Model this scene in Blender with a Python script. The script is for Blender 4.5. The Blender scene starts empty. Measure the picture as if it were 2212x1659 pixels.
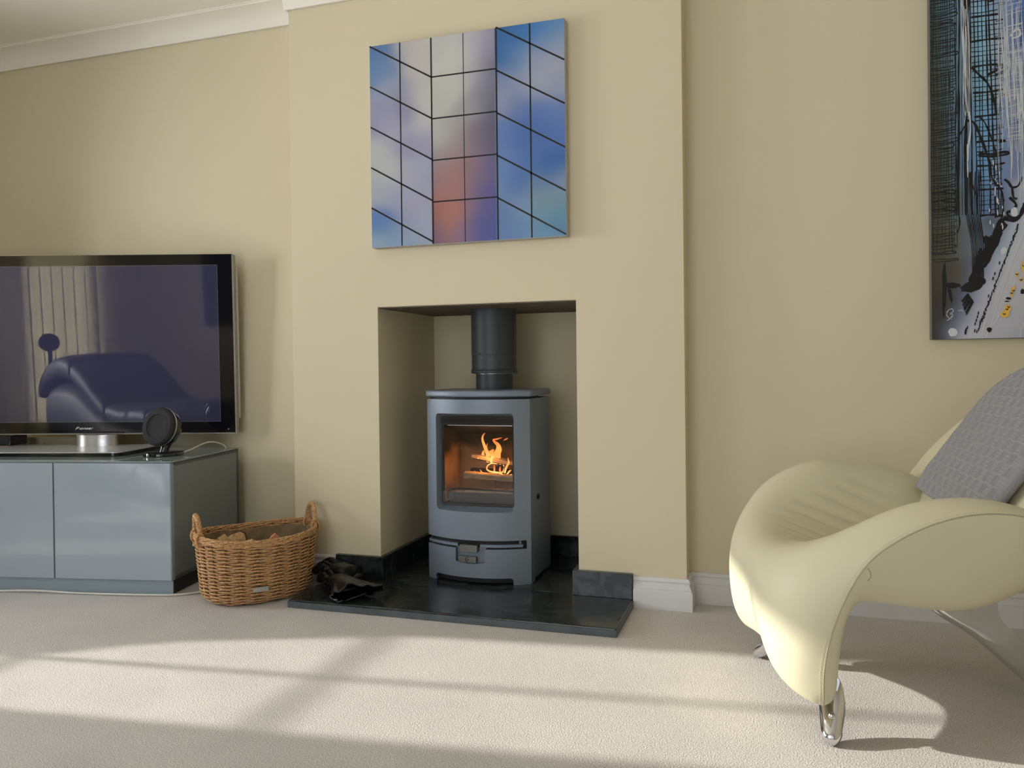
import bpy, bmesh, math, random
from mathutils import Vector, Matrix, Euler
import numpy as np
random.seed(7)
S = bpy.context.scene
COL = S.collection
PI = math.pi

def lin(c):
    return tuple(((v/255)/12.92 if v/255 <= .04045 else ((v/255+.055)/1.055)**2.4) for v in c)

# ------------------------------------------------------------------ camera
cam_d = bpy.data.cameras.new('camera')
cam = bpy.data.objects.new('camera', cam_d); COL.objects.link(cam)
S.camera = cam
F_ = Vector((-.2901, .9570, -.0071)).normalized()
U_ = Vector((.0088, .0101, .9999)); R_ = F_.cross(U_).normalized(); U_ = R_.cross(F_)
M = Matrix.Identity(4)
for i in range(3):
    M[i][0] = R_[i]; M[i][1] = U_[i]; M[i][2] = -F_[i]
M[0][3], M[1][3], M[2][3] = 1.5668, -2.6775, .8487
cam.matrix_world = M
cam_d.sensor_width = 36; cam_d.sensor_fit = 'HORIZONTAL'
cam_d.lens = 1647.52/2212*36
cam_d.shift_x = (1106-1153.2)/2212
cam_d.shift_y = (805.1-829.5)/2212
cam_d.clip_start = .02

# ------------------------------------------------------------------ world, sun, daylight, ceiling fill
W = bpy.data.worlds.new('world'); S.world = W; W.use_nodes = True
bg = W.node_tree.nodes['Background']; bg.inputs[0].default_value = (.72, .84, 1, 1); bg.inputs[1].default_value = 1.0

def lamp(name, kind, loc, direction, energy, color=(1, 1, 1), **kw):
    d = bpy.data.lights.new(name, kind); d.energy = energy; d.color = color
    for k, v in kw.items(): setattr(d, k, v)
    o = bpy.data.objects.new(name, d); COL.objects.link(o); o.location = loc
    o.rotation_euler = Vector(direction).to_track_quat('-Z', 'Y').to_euler()
    return o
lamp('sun', 'SUN', (-6, -2, 4), (1, .107, -.342), 6.7, (1, .95, .87), angle=math.radians(.8))
lamp('daylight_rear_window', 'AREA', (.12, -4.42, 1.15), (0, 1, 0), 24, (1, .985, .95), shape='RECTANGLE', size=1.6, size_y=2.1)
lamp('daylight_left_window', 'AREA', (-3.22, -1.2, 1.16), (1, 0, 0), 84, (.97, .985, 1), shape='RECTANGLE', size=.7, size_y=1.45)
lamp('daylight_left_window_back', 'AREA', (-3.22, -2.68, 1.16), (1, 0, 0), 54, (.97, .985, 1), shape='RECTANGLE', size=1.4, size_y=1.45)
lamp('daylight_blind_window', 'AREA', (-2.655, -4.46, 1.15), (0, 1, 0), 300, (1, .985, .95), shape='RECTANGLE', size=.6, size_y=2.0)
# added fill lamps outside the windows, aimed up to brighten the ceiling
lamp('ceiling_fill_left', 'AREA', (-3.62, -1.55, .12), (.75, .25, 1), 480, (1, .97, .9), shape='RECTANGLE', size=2.4, size_y=.7)
lamp('ceiling_fill_rear', 'AREA', (.95, -4.95, .0), (0, .75, 1), 40, (1, .97, .9), shape='RECTANGLE', size=3.0, size_y=.7)
S.view_settings.view_transform = 'Standard'; S.view_settings.look = 'None'
S.view_settings.gamma = 1; S.view_settings.use_curve_mapping = False
S.view_settings.exposure = -0.03
S.cycles.use_denoising = True
S.cycles.max_bounces = 10; S.cycles.diffuse_bounces = 6; S.cycles.transparent_max_bounces = 12
S.cycles.caustics_reflective = False; S.cycles.caustics_refractive = False
S.cycles.sample_clamp_indirect = 6

# ------------------------------------------------------------------ materials
def mat(name, color, rough=.6, metal=0., spec=.5, ior=1.45, coat=0., vary=0., vscale=8., bump=0., bscale=60., bdist=.01, emit=None, estr=0., sheen=0.):
    m = bpy.data.materials.new(name); m.use_nodes = True
    nt = m.node_tree; b = nt.nodes['Principled BSDF']
    b.inputs['Base Color'].default_value = (*color, 1)
    b.inputs['Roughness'].default_value = rough; b.inputs['Metallic'].default_value = metal
    b.inputs['Specular IOR Level'].default_value = spec; b.inputs['IOR'].default_value = ior
    b.inputs['Coat Weight'].default_value = coat
    if sheen: b.inputs['Sheen Weight'].default_value = sheen
    tc = nt.nodes.new('ShaderNodeTexCoord')
    if vary:
        n = nt.nodes.new('ShaderNodeTexNoise'); n.inputs['Scale'].default_value = vscale; n.inputs['Detail'].default_value = 5
        nt.links.new(tc.outputs['Object'], n.inputs['Vector'])
        r = nt.nodes.new('ShaderNodeValToRGB')
        r.color_ramp.elements[0].position = .3; r.color_ramp.elements[1].position = .7
        r.color_ramp.elements[0].color = (*[max(0, c*(1-vary)) for c in color], 1)
        r.color_ramp.elements[1].color = (*[min(1, c*(1+vary)) for c in color], 1)
        nt.links.new(n.outputs['Fac'], r.inputs['Fac']); nt.links.new(r.outputs['Color'], b.inputs['Base Color'])
    if bump:
        n = nt.nodes.new('ShaderNodeTexNoise'); n.inputs['Scale'].default_value = bscale; n.inputs['Detail'].default_value = 3
        nt.links.new(tc.outputs['Object'], n.inputs['Vector'])
        bp = nt.nodes.new('ShaderNodeBump'); bp.inputs['Strength'].default_value = bump; bp.inputs['Distance'].default_value = bdist
        nt.links.new(n.outputs['Fac'], bp.inputs['Height']); nt.links.new(bp.outputs['Normal'], b.inputs['Normal'])
    if emit:
        b.inputs['Emission Color'].default_value = (*emit, 1); b.inputs['Emission Strength'].default_value = estr
    return m

def carpet_mat():
    m = bpy.data.materials.new('carpet'); m.use_nodes = True
    nt = m.node_tree; b = nt.nodes['Principled BSDF']; b.inputs['Roughness'].default_value = .95
    b.inputs['Specular IOR Level'].default_value = .1; b.inputs['Sheen Weight'].default_value = .15
    tc = nt.nodes.new('ShaderNodeTexCoord')
    n1 = nt.nodes.new('ShaderNodeTexNoise'); n1.inputs['Scale'].default_value = 270; n1.inputs['Detail'].default_value = 3; n1.inputs['Roughness'].default_value = .6
    n2 = nt.nodes.new('ShaderNodeTexVoronoi'); n2.inputs['Scale'].default_value = 250
    n3 = nt.nodes.new('ShaderNodeTexNoise'); n3.inputs['Scale'].default_value = 3.5; n3.inputs['Detail'].default_value = 3
    for n in (n1, n2, n3): nt.links.new(tc.outputs['Object'], n.inputs['Vector'])
    r = nt.nodes.new('ShaderNodeValToRGB'); r.color_ramp.elements[0].position = .32; r.color_ramp.elements[1].position = .68
    r.color_ramp.elements[0].color = (.44, .41, .385, 1); r.color_ramp.elements[1].color = (.76, .725, .695, 1)
    nt.links.new(n1.outputs['Fac'], r.inputs['Fac'])
    mx = nt.nodes.new('ShaderNodeMix'); mx.data_type = 'RGBA'; mx.blend_type = 'MULTIPLY'; mx.inputs['Factor'].default_value = .5
    r3 = nt.nodes.new('ShaderNodeValToRGB'); r3.color_ramp.elements[0].position = .3; r3.color_ramp.elements[1].position = .7
    r3.color_ramp.elements[0].color = (.8, .8, .8, 1)
    nt.links.new(n3.outputs['Fac'], r3.inputs['Fac'])
    nt.links.new(r.outputs['Color'], mx.inputs['A']); nt.links.new(r3.outputs['Color'], mx.inputs['B'])
    nt.links.new(mx.outputs['Result'], b.inputs['Base Color'])
    ad = nt.nodes.new('ShaderNodeMath'); ad.operation = 'ADD'
    sc = nt.nodes.new('ShaderNodeMath'); sc.operation = 'MULTIPLY'; sc.inputs[1].default_value = -.28
    nt.links.new(n2.outputs['Distance'], sc.inputs[0]); nt.links.new(sc.outputs[0], ad.inputs[0]); nt.links.new(n1.outputs['Fac'], ad.inputs[1])
    bp = nt.nodes.new('ShaderNodeBump'); bp.inputs['Strength'].default_value = .6; bp.inputs['Distance'].default_value = .005
    nt.links.new(ad.outputs[0], bp.inputs['Height']); nt.links.new(bp.outputs['Normal'], b.inputs['Normal'])
    return m

def slate_mat(name, base=(.012, .015, .016), hi=(.045, .055, .055)):
    m = bpy.data.materials.new(name); m.use_nodes = True
    nt = m.node_tree; b = nt.nodes['Principled BSDF']
    tc = nt.nodes.new('ShaderNodeTexCoord')
    mp = nt.nodes.new('ShaderNodeMapping'); mp.inputs['Scale'].default_value = (1, 1.6, 1.2)
    nt.links.new(tc.outputs['Object'], mp.inputs['Vector'])
    n = nt.nodes.new('ShaderNodeTexNoise'); n.inputs['Scale'].default_value = 14; n.inputs['Detail'].default_value = 8; n.inputs['Roughness'].default_value = .65; n.inputs['Distortion'].default_value = .5
    nt.links.new(mp.outputs['Vector'], n.inputs['Vector'])
    r = nt.nodes.new('ShaderNodeValToRGB'); r.color_ramp.elements[0].position = .44; r.color_ramp.elements[1].position = .68
    r.color_ramp.elements[0].color = (*base, 1); r.color_ramp.elements[1].color = (*hi, 1)
    nt.links.new(n.outputs['Fac'], r.inputs['Fac']); nt.links.new(r.outputs['Color'], b.inputs['Base Color'])
    r2 = nt.nodes.new('ShaderNodeMapRange'); r2.inputs['From Min'].default_value = .35; r2.inputs['From Max'].default_value = .7
    r2.inputs['To Min'].default_value = .10; r2.inputs['To Max'].default_value = .28
    nt.links.new(n.outputs['Fac'], r2.inputs['Value']); nt.links.new(r2.outputs['Result'], b.inputs['Roughness'])
    bp = nt.nodes.new('ShaderNodeBump'); bp.inputs['Strength'].default_value = .12; bp.inputs['Distance'].default_value = .004
    nt.links.new(n.outputs['Fac'], bp.inputs['Height']); nt.links.new(bp.outputs['Normal'], b.inputs['Normal'])
    return m

def vcol_mat(name, rough=.5, spec=.3, coat=0.):
    m = bpy.data.materials.new(name); m.use_nodes = True
    nt = m.node_tree; b = nt.nodes['Principled BSDF']; b.inputs['Roughness'].default_value = rough
    b.inputs['Specular IOR Level'].default_value = spec; b.inputs['Coat Weight'].default_value = coat
    a = nt.nodes.new('ShaderNodeVertexColor'); a.layer_name = 'paint'
    nt.links.new(a.outputs['Color'], b.inputs['Base Color'])
    return m

def pane_mat(name, refl=.06, tint=(1, 1, 1)):
    m = bpy.data.materials.new(name); m.use_nodes = True
    nt = m.node_tree; nt.nodes.clear()
    o = nt.nodes.new('ShaderNodeOutputMaterial'); t = nt.nodes.new('ShaderNodeBsdfTransparent'); t.inputs[0].default_value = (*tint, 1)
    g = nt.nodes.new('ShaderNodeBsdfGlossy'); g.inputs['Roughness'].default_value = .02
    f = nt.nodes.new('ShaderNodeFresnel'); f.inputs['IOR'].default_value = 1.5
    mx = nt.nodes.new('ShaderNodeMixShader')
    nt.links.new(f.outputs[0], mx.inputs[0]); nt.links.new(t.outputs[0], mx.inputs[1]); nt.links.new(g.outputs[0], mx.inputs[2]); nt.links.new(mx.outputs[0], o.inputs[0])
    return m

def flame_mat():
    m = bpy.data.materials.new('flame'); m.use_nodes = True
    nt = m.node_tree; nt.nodes.clear()
    o = nt.nodes.new('ShaderNodeOutputMaterial'); t = nt.nodes.new('ShaderNodeBsdfTransparent'); e = nt.nodes.new('ShaderNodeEmission')
    a = nt.nodes.new('ShaderNodeVertexColor'); a.layer_name = 'paint'
    nt.links.new(a.outputs['Color'], e.inputs[0]); e.inputs[1].default_value = 1.3
    lw = nt.nodes.new('ShaderNodeLayerWeight'); lw.inputs[0].default_value = .35
    mr = nt.nodes.new('ShaderNodeMapRange'); mr.inputs['To Min'].default_value = .88; mr.inputs['To Max'].default_value = .12
    nt.links.new(lw.outputs['Facing'], mr.inputs['Value'])
    mx = nt.nodes.new('ShaderNodeMixShader')
    nt.links.new(mr.outputs['Result'], mx.inputs[0]); nt.links.new(t.outputs[0], mx.inputs[1]); nt.links.new(e.outputs[0], mx.inputs[2]); nt.links.new(mx.outputs[0], o.inputs[0])
    return m

def slat_mat():
    m = bpy.data.materials.new('translucent_slat'); m.use_nodes = True
    nt = m.node_tree; nt.nodes.clear(); o = nt.nodes.new('ShaderNodeOutputMaterial')
    d = nt.nodes.new('ShaderNodeBsdfDiffuse'); d.inputs[0].default_value = (.55, .53, .42, 1)
    t = nt.nodes.new('ShaderNodeBsdfTranslucent'); t.inputs[0].default_value = (.62, .59, .46, 1)
    mx = nt.nodes.new('ShaderNodeMixShader'); mx.inputs[0].default_value = .5
    nt.links.new(d.outputs[0], mx.inputs[1]); nt.links.new(t.outputs[0], mx.inputs[2]); nt.links.new(mx.outputs[0], o.inputs[0])
    return m

def wood_mat(name, c0, c1, scale=18, axis=(1, 8, 8)):
    m = bpy.data.materials.new(name); m.use_nodes = True
    nt = m.node_tree; b = nt.nodes['Principled BSDF']; b.inputs['Roughness'].default_value = .75
    tc = nt.nodes.new('ShaderNodeTexCoord'); mp = nt.nodes.new('ShaderNodeMapping'); mp.inputs['Scale'].default_value = axis
    n = nt.nodes.new('ShaderNodeTexNoise'); n.inputs['Scale'].default_value = scale; n.inputs['Detail'].default_value = 6
    r = nt.nodes.new('ShaderNodeValToRGB'); r.color_ramp.elements[0].position = .35; r.color_ramp.elements[1].position = .65
    r.color_ramp.elements[0].color = (*c0, 1); r.color_ramp.elements[1].color = (*c1, 1)
    nt.links.new(tc.outputs['Object'], mp.inputs[0]); nt.links.new(mp.outputs[0], n.inputs['Vector'])
    nt.links.new(n.outputs['Fac'], r.inputs['Fac']); nt.links.new(r.outputs['Color'], b.inputs['Base Color'])
    bp = nt.nodes.new('ShaderNodeBump'); bp.inputs['Strength'].default_value = .3; bp.inputs['Distance'].default_value = .003
    nt.links.new(n.outputs['Fac'], bp.inputs['Height']); nt.links.new(bp.outputs['Normal'], b.inputs['Normal'])
    return m

def brick_mat(name):
    """warm vermiculite with a sooty upper part"""
    m = mat(name, (.40, .24, .12), .85, vary=.25, vscale=9, bump=.2, bscale=40)
    nt = m.node_tree; b = nt.nodes['Principled BSDF']; old = b.inputs['Base Color'].links[0].from_socket
    tc = nt.nodes.new('ShaderNodeTexCoord'); sp = nt.nodes.new('ShaderNodeSeparateXYZ'); nt.links.new(tc.outputs['Object'], sp.inputs[0])
    n = nt.nodes.new('ShaderNodeTexNoise'); n.inputs['Scale'].default_value = 11; n.inputs['Detail'].default_value = 4; nt.links.new(tc.outputs['Object'], n.inputs['Vector'])
    a = nt.nodes.new('ShaderNodeMath'); a.operation = 'MULTIPLY_ADD'; a.inputs[1].default_value = .16; nt.links.new(n.outputs['Fac'], a.inputs[0]); nt.links.new(sp.outputs['Z'], a.inputs[2])
    r = nt.nodes.new('ShaderNodeMapRange'); r.inputs['From Min'].default_value = .50; r.inputs['From Max'].default_value = .60; nt.links.new(a.outputs[0], r.inputs['Value'])
    mx = nt.nodes.new('ShaderNodeMix'); mx.data_type = 'RGBA'; mx.inputs['B'].default_value = (.016, .012, .009, 1)
    nt.links.new(r.outputs['Result'], mx.inputs['Factor']); nt.links.new(old, mx.inputs['A']); nt.links.new(mx.outputs['Result'], b.inputs['Base Color'])
    return m

MT = dict(
    wall=mat('wall_paint', (.665, .60, .435), .85, spec=.25, bump=.05, bscale=180, bdist=.002),
    ceiling=mat('ceiling_paint', (.86, .835, .77), .9, spec=.2),
    white=mat('white_gloss_paint', (.66, .655, .66), .4, spec=.4),
    carpet=carpet_mat(),
    slate=slate_mat('polished_slate'),
    slate2=slate_mat('slate_edge', (.035, .045, .05), (.10, .12, .13)),
    stove=mat('stove_paint', (.19, .228, .285), .40, metal=.2, spec=.5, bump=.03, bscale=600, bdist=.001),
    iron=mat('black_iron', (.012, .012, .015), .5, spec=.4),
    pipe=mat('flue_enamel', (.052, .058, .067), .44, spec=.5, metal=.2),
    steel=mat('dull_steel', (.2, .2, .19), .35, metal=.7),
    chrome=mat('polished_chrome', (.78, .78, .8), .07, metal=1.),
    silver=mat('brushed_silver', (.62, .62, .63), .28, metal=.85),
    firebrick=brick_mat('firebrick'),
    pane=pane_mat('clear_pane'),
    stoveglass=pane_mat('stove_glass'),
    flame=flame_mat(),
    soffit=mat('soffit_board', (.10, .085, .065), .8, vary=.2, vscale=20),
    gloss_black=mat('gloss_black', (.006, .006, .008), .06, spec=.6, ior=1.55),
    screen=mat('plasma_screen', (.046, .048, .105), .015, ior=2.0, spec=.5),
    plate=mat('silver_glass_plate', (.60, .60, .60), .2, metal=.2, spec=.6),
    cab_gloss=mat('grey_gloss_glass', (.36, .43, .50), .04, ior=1.85, spec=.5),
    cab_matt=mat('grey_matt_lacquer', (.20, .225, .24), .42, spec=.4),
    cab_top=mat('grey_glass_top', (.22, .275, .285), .06, ior=1.7, spec=.5),
    plinth=mat('grey_plinth', (.27, .335, .39), .4),
    plinth_dark=mat('dark_plinth', (.03, .03, .032), .6),
    cloth_black=mat('speaker_cloth', (.022, .022, .026), .9, bump=.3, bscale=700, bdist=.001),
    cable=mat('white_cable', (.72, .70, .64), .45),
    cream_plastic=mat('cream_plastic', (.62, .56, .40), .5),
    wicker=wood_mat('wicker', (.36, .185, .07), (.68, .42, .20), 26, (4, 4, 9)),
    wicker_dark=wood_mat('wicker_stake', (.15, .06, .02), (.36, .18, .07), 26, (6, 6, 2)),
    lining=mat('hessian_lining', (.24, .175, .095), .9, vary=.3, vscale=30, bump=.4, bscale=220, bdist=.003),
    wood=wood_mat('split_log', (.42, .25, .11), (.66, .45, .24), 9, (2, 9, 9)),
    bark=mat('bark', (.09, .04, .025), .95, vary=.5, vscale=40, bump=.8, bscale=70, bdist=.01),
    wood_red=wood_mat('red_log', (.38, .15, .07), (.55, .25, .13), 12, (2, 8, 8)),
    wood_char=wood_mat('burning_log', (.30, .19, .10), (.50, .36, .22), 10, (2, 9, 9)),
    char=mat('charred_wood', (.018, .015, .014), .9, bump=.6, bscale=60),
    glove=mat('black_leather', (.004, .004, .005), .28, spec=.32, bump=.12, bscale=45, bdist=.006),
    tag=mat('pewter_tag', (.42, .40, .37), .45, metal=.4),
    leather=mat('cream_leather', (.70, .66, .465), .42, spec=.3, bump=.05, bscale=420, bdist=.0015),
    seam=mat('cream_piping', (.45, .41, .27), .5),
    thread=mat('cream_thread', (.62, .585, .415), .7),
    knit=mat('grey_knit', (.31, .30, .31), .95, sheen=.1, bump=.3, bscale=420, bdist=.002),
    knit_dark=mat('grey_knit_edge', (.24, .23, .24), .95, bump=.6, bscale=300, bdist=.003),
    paint=vcol_mat('print_ink', .35, .4, .25),
    paint2=vcol_mat('acrylic_paint', .4, .4, .2),
    canvas_side=mat('canvas_edge', (.46, .44, .42), .7),
    canvas_side2=mat('canvas_edge_dark', (.15, .14, .125), .7),
    ink=mat('black_ink', (.006, .006, .007), .35),
    whiteink=mat('white_ink', (.60, .63, .66), .5),
    yellowink=mat('ochre_ink', (.75, .47, .09), .5),
    greyline=mat('grey_line', (.2, .19, .19), .6),
    slate_plain=mat('slate_arris', (.085, .10, .112), .45, vary=.2, vscale=14),
    tv_side=mat('tv_side_metal', (.34, .32, .28), .4, metal=.3),
    hem=mat('leather_hem', (.01, .01, .011), .12, spec=.8),
    bag=mat('white_plastic', (.75, .76, .77), .35),
    logo=mat('logo_white', (.8, .83, .85), .3),
    sofa=mat('black_sofa_leather', (.07, .073, .09), .5, spec=.5, bump=.15, bscale=25, bdist=.01),
    blind=mat('cream_sun_blocker', (.55, .53, .42), .8),
    slat=slat_mat(),
    ash=mat('ash', (.10, .10, .105), .9, vary=.3, vscale=30),
)

# ------------------------------------------------------------------ mesh helpers
class MB:
    def __init__(s): s.v = []; s.f = []
    def add(s, vs, fs):
        n = len(s.v); s.v += [tuple(map(float, v)) for v in vs]; s.f += [tuple(i+n for i in f) for f in fs]; return n
    def box(s, x0, y0, z0, x1, y1, z1):
        s.add([(x0,y0,z0),(x1,y0,z0),(x1,y1,z0),(x0,y1,z0),(x0,y0,z1),(x1,y0,z1),(x1,y1,z1),(x0,y1,z1)],
              [(3,2,1,0),(4,5,6,7),(0,1,5,4),(1,2,6,5),(2,3,7,6),(3,0,4,7)]); return s
    def prism(s, poly, d0, d1, fn):
        """poly 2D CCW; fn(a,b,d)->xyz"""
        n = len(poly)
        vs = [fn(a, b, d0) for a, b in poly]+[fn(a, b, d1) for a, b in poly]
        fs = [tuple(range(n))[::-1], tuple(range(n, 2*n))]+[(i, (i+1) % n, n+(i+1) % n, n+i) for i in range(n)]
        s.add(vs, fs); return s
    def tube(s, pts, r, seg=8, closed=False, sy=1.):
        pts = [Vector(p) for p in pts]; n = len(pts)
        rs = r if hasattr(r, '__len__') else [r]*n
        up = Vector((0, 0, 1)); vs = []; prev = None
        for i, p in enumerate(pts):
            a = pts[(i-1) % n] if (closed or i > 0) else p; b = pts[(i+1) % n] if (closed or i < n-1) else p
            t = (b-a).normalized()
            if prev is None:
                ref = up if abs(t.dot(up)) < .9 else Vector((1, 0, 0)); nrm = ref.cross(t).normalized()
            else: nrm = (prev-t*prev.dot(t)).normalized()
            prev = nrm; bi = t.cross(nrm)
            for k in range(seg):
                an = 2*PI*k/seg; vs.append(p+nrm*rs[i]*math.cos(an)+bi*rs[i]*sy*math.sin(an))
        fs = []
        for i in range(n if closed else n-1):
            j = (i+1) % n
            for k in range(seg): fs.append((i*seg+k, i*seg+(k+1) % seg, j*seg+(k+1) % seg, j*seg+k))
        if not closed: fs += [tuple(range(seg))[::-1], tuple(range((n-1)*seg, n*seg))]
        s.add(vs, fs); return s
    def lathe(s, prof, seg=32, mtx=None):
        vs = []; fs = []; n = len(prof); mtx = mtx or Matrix.Identity(4)
        for i in range(seg):
            a = 2*PI*i/seg
            for r, z in prof: vs.append(mtx @ Vector((max(r, 1e-5)*math.cos(a), max(r, 1e-5)*math.sin(a), z)))
        for i in range(seg):
            j = (i+1) % seg
            for k in range(n-1): fs.append((i*n+k, j*n+k, j*n+k+1, i*n+k+1))
        fs.append(tuple(i*n for i in range(seg))[::-1]); fs.append(tuple(i*n+n-1 for i in range(seg)))
        s.add(vs, fs); return s
    def grid(s, fn, nu, nv, flip=False):
        vs = [fn(i/nu, j/nv) for j in range(nv+1) for i in range(nu+1)]; fs = []
        for j in range(nv):
            for i in range(nu):
                a = j*(nu+1)+i; q = (a, a+1, a+nu+2, a+nu+1); fs.append(q[::-1] if flip else q)
        s.add(vs, fs); return s

def obj(name, mb, m, parent=None, smooth=True, bevel=0., bseg=2, angle=35, kind=None, label=None):
    me = bpy.data.meshes.new(name); me.from_pydata(mb.v, [], mb.f); me.validate(); me.update()
    bm = bmesh.new(); bm.from_mesh(me); bmesh.ops.recalc_face_normals(bm, faces=bm.faces); bm.to_mesh(me); bm.free()
    me.materials.append(m if not isinstance(m, str) else MT[m])
    o = bpy.data.objects.new(name, me); COL.objects.link(o)
    if parent is not None: o.parent = parent
    if smooth:
        me.polygons.foreach_set('use_smooth', [True]*len(me.polygons)); me.set_sharp_from_angle(angle=math.radians(angle))
    if bevel:
        b = o.modifiers.new('bevel', 'BEVEL'); b.width = bevel; b.segments = bseg; b.limit_method = 'ANGLE'; b.angle_limit = math.radians(40)
    if kind: o['kind'] = kind
    if label: o['label'] = label
    return o

def thing(name, label, cat, loc=(0, 0, 0), rotz=0, group=None, mtx=None):
    o = bpy.data.objects.new(name, None); COL.objects.link(o)
    if mtx is not None: o.matrix_world = mtx
    else: o.location = loc; o.rotation_euler = (0, 0, rotz)
    o.empty_display_size = .05
    o['label'] = label; o['category'] = cat
    if group: o['group'] = group
    return o
def tag(o, label, cat, group=None):
    o['label'] = label; o['category'] = cat
    if group: o['group'] = group
    return o
def struct(name, mb, m, parent=None, **kw):
    o = obj(name, mb, m, parent, **kw)
    if parent is None: o['kind'] = 'structure'
    return o
def catmull(pts, n=8, closed=False):
    P = [Vector(p) for p in pts]; N = len(P); out = []
    for i in range(N if closed else N-1):
        g = (lambda k: P[k % N]) if closed else (lambda k: P[min(max(k, 0), N-1)])
        a, b, c, d = g(i-1), g(i), g(i+1), g(i+2)
        for k in range(n):
            t = k/n; out.append(.5*((2*b)+(c-a)*t+(2*a-5*b+4*c-d)*t*t+(3*b-a-3*c+d)*t**3))
    if not closed: out.append(P[-1])
    return out
def text_mesh(name, body, wh, m, parent, mtx, shear=0., extrude=.0004, label=None):
    size = 1.0
    c = bpy.data.curves.new(name+'_c', 'FONT'); c.body = body; c.size = size; c.shear = shear; c.extrude = extrude; c.align_x = 'CENTER'; c.align_y = 'CENTER'; c.offset = .012; c.extrude = 0
    t = bpy.data.objects.new(name+'_t', c); COL.objects.link(t)
    dg = bpy.context.evaluated_depsgraph_get(); me = bpy.data.meshes.new_from_object(t.evaluated_get(dg))
    bpy.data.objects.remove(t); bpy.data.curves.remove(c)
    P_ = [v.co.copy() for v in me.vertices]; lo = [min(p[i] for p in P_) for i in range(2)]; hi = [max(p[i] for p in P_) for i in range(2)]
    me.transform(Matrix.Diagonal((wh[0]/(hi[0]-lo[0]), wh[1]/(hi[1]-lo[1]), 1, 1)) @ Matrix.Translation((-(lo[0]+hi[0])/2, -(lo[1]+hi[1])/2, 0)))
    me.transform(mtx); me.materials.clear(); me.materials.append(MT[m])
    o = bpy.data.objects.new(name, me); COL.objects.link(o); o.parent = parent
    if label: o['label'] = label
    return o

# ------------------------------------------------------------------ room
XL, XR, OXL, OXR, OZ = -.2648, 1.3013, .1210, .9163, 1.0897
RECR, RECL, ALC = .1026, .240, .5274
ZC, YR, WLX, WRX = 2.438, -4.3, -3.0, 3.4
struct('floor', MB().box(WLX-.2, YR-.2, -.1, WRX+.2, .8, 0), 'carpet', smooth=False)
struct('ceiling', MB().box(WLX-.2, YR-.2, ZC, WRX+.2, .8, ZC+.1), 'ceiling', smooth=False)
struct('wall_back_left', MB().box(WLX, RECL, 0, XL, .75, ZC), 'wall', smooth=False)
struct('wall_back_right', MB().box(XR, RECR, 0, WRX, .75, ZC), 'wall', smooth=False)
# chimney breast: one body around the alcove
cb = MB(); out = [(XL, 0), (OXL, 0), (OXL, OZ), (OXR, OZ), (OXR, 0), (XR, 0), (XR, ZC), (XL, ZC)]
def chim(a, b, d): return (a, d, b)
n = len(out)
vs = [(a, 0, b) for a, b in out]+[(a, .75, b) for a, b in out]
cb.add(vs, [(0, 1, 2, 7), (2, 3, 6, 7), (3, 4, 5, 6), (8, 15, 10, 9), (10, 15, 14, 11), (11, 14, 13, 12)]+[(i, n+i, n+(i+1) % n, (i+1) % n) for i in range(n)])
struct('wall_chimney', cb, 'wall', smooth=False, bevel=.003)
struct('wall_alcove_back', MB().box(OXL, ALC, 0, OXR, ALC+.05, OZ), 'wall', smooth=False)
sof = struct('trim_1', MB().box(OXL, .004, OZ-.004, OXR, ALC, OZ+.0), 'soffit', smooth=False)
for x, y in ((.16, .1), (.325, .12), (.732, .113), (.292, .5), (.62, .45), (.86, .3)):
    obj('screw', MB().lathe([(0, 0), (.003, 0), (.0035, -.001), (.002, -.002), (0, -.002)], 10, Matrix.Translation((x, y, OZ-.004))), 'silver', sof)
# side and rear walls, with the windows the daylight comes through
wy0, wy1, wz0, wz1 = -1.56, -.84, .42, 1.90
wb0, wb1 = -3.4, -1.96
wl = MB()
wl.box(WLX-.2, YR, 0, WLX, wb0, ZC); wl.box(WLX-.2, wb1, 0, WLX, wy0, ZC); wl.box(WLX-.2, wy1, 0, WLX, .75, ZC)
wl.box(WLX-.2, wy0, 0, WLX, wy1, wz0); wl.box(WLX-.2, wy0, wz1, WLX, wy1, ZC); wl.box(WLX-.2, wb0, 0, WLX, wb1, wz0); wl.box(WLX-.2, wb0, wz1, WLX, wb1, ZC)
struct('wall_left', wl, 'wall', smooth=False)
struct('wall_right', MB().box(WRX, YR, 0, WRX+.2, .75, ZC), 'wall', smooth=False)
rx0, rx1, rz0, rz1 = -.7, 2.6, .1, 2.2
wr = MB()
wr.box(WLX, YR-.2, 0, -2.95, YR, ZC); wr.box(-2.36, YR-.2, 0, rx0, YR, ZC); wr.box(-2.95, YR-.2, 0, -2.36, YR, .1); wr.box(-2.95, YR-.2, 2.15, -2.36, YR, ZC); wr.box(rx1, YR-.2, 0, WRX, YR, ZC); wr.box(rx0, YR-.2, 0, rx1, YR, rz0); wr.box(rx0, YR-.2, rz1, rx1, YR, ZC)
struct('wall_rear', wr, 'wall', smooth=False)
w1 = MB()
def bar(mb, a, b, c, d, e, f): mb.box(a, b, c, d, e, f)
ym = (wy0+wy1)/2
for y0, y1, z0, z1 in ((wy0, wy0+.03, wz0, wz1), (wy1-.03, wy1, wz0, wz1), (-1.226, -1.202, wz0, wz1), (wy0, wy1, wz0, wz0+.03), (wy0, wy1, wz1-.03, wz1), (wy0, wy1, 1.187, 1.207), (wy0, wy1, .855, .873)):
    w1.box(WLX-.11, y0, z0, WLX-.085, y1, z1)
win1 = struct('window_1', w1, 'white', smooth=False)
obj('pane', MB().box(WLX-.101, wy0+.02, wz0+.02, WLX-.094, wy1-.02, wz1-.02), 'pane', win1, smooth=False)
w3 = MB()
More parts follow.
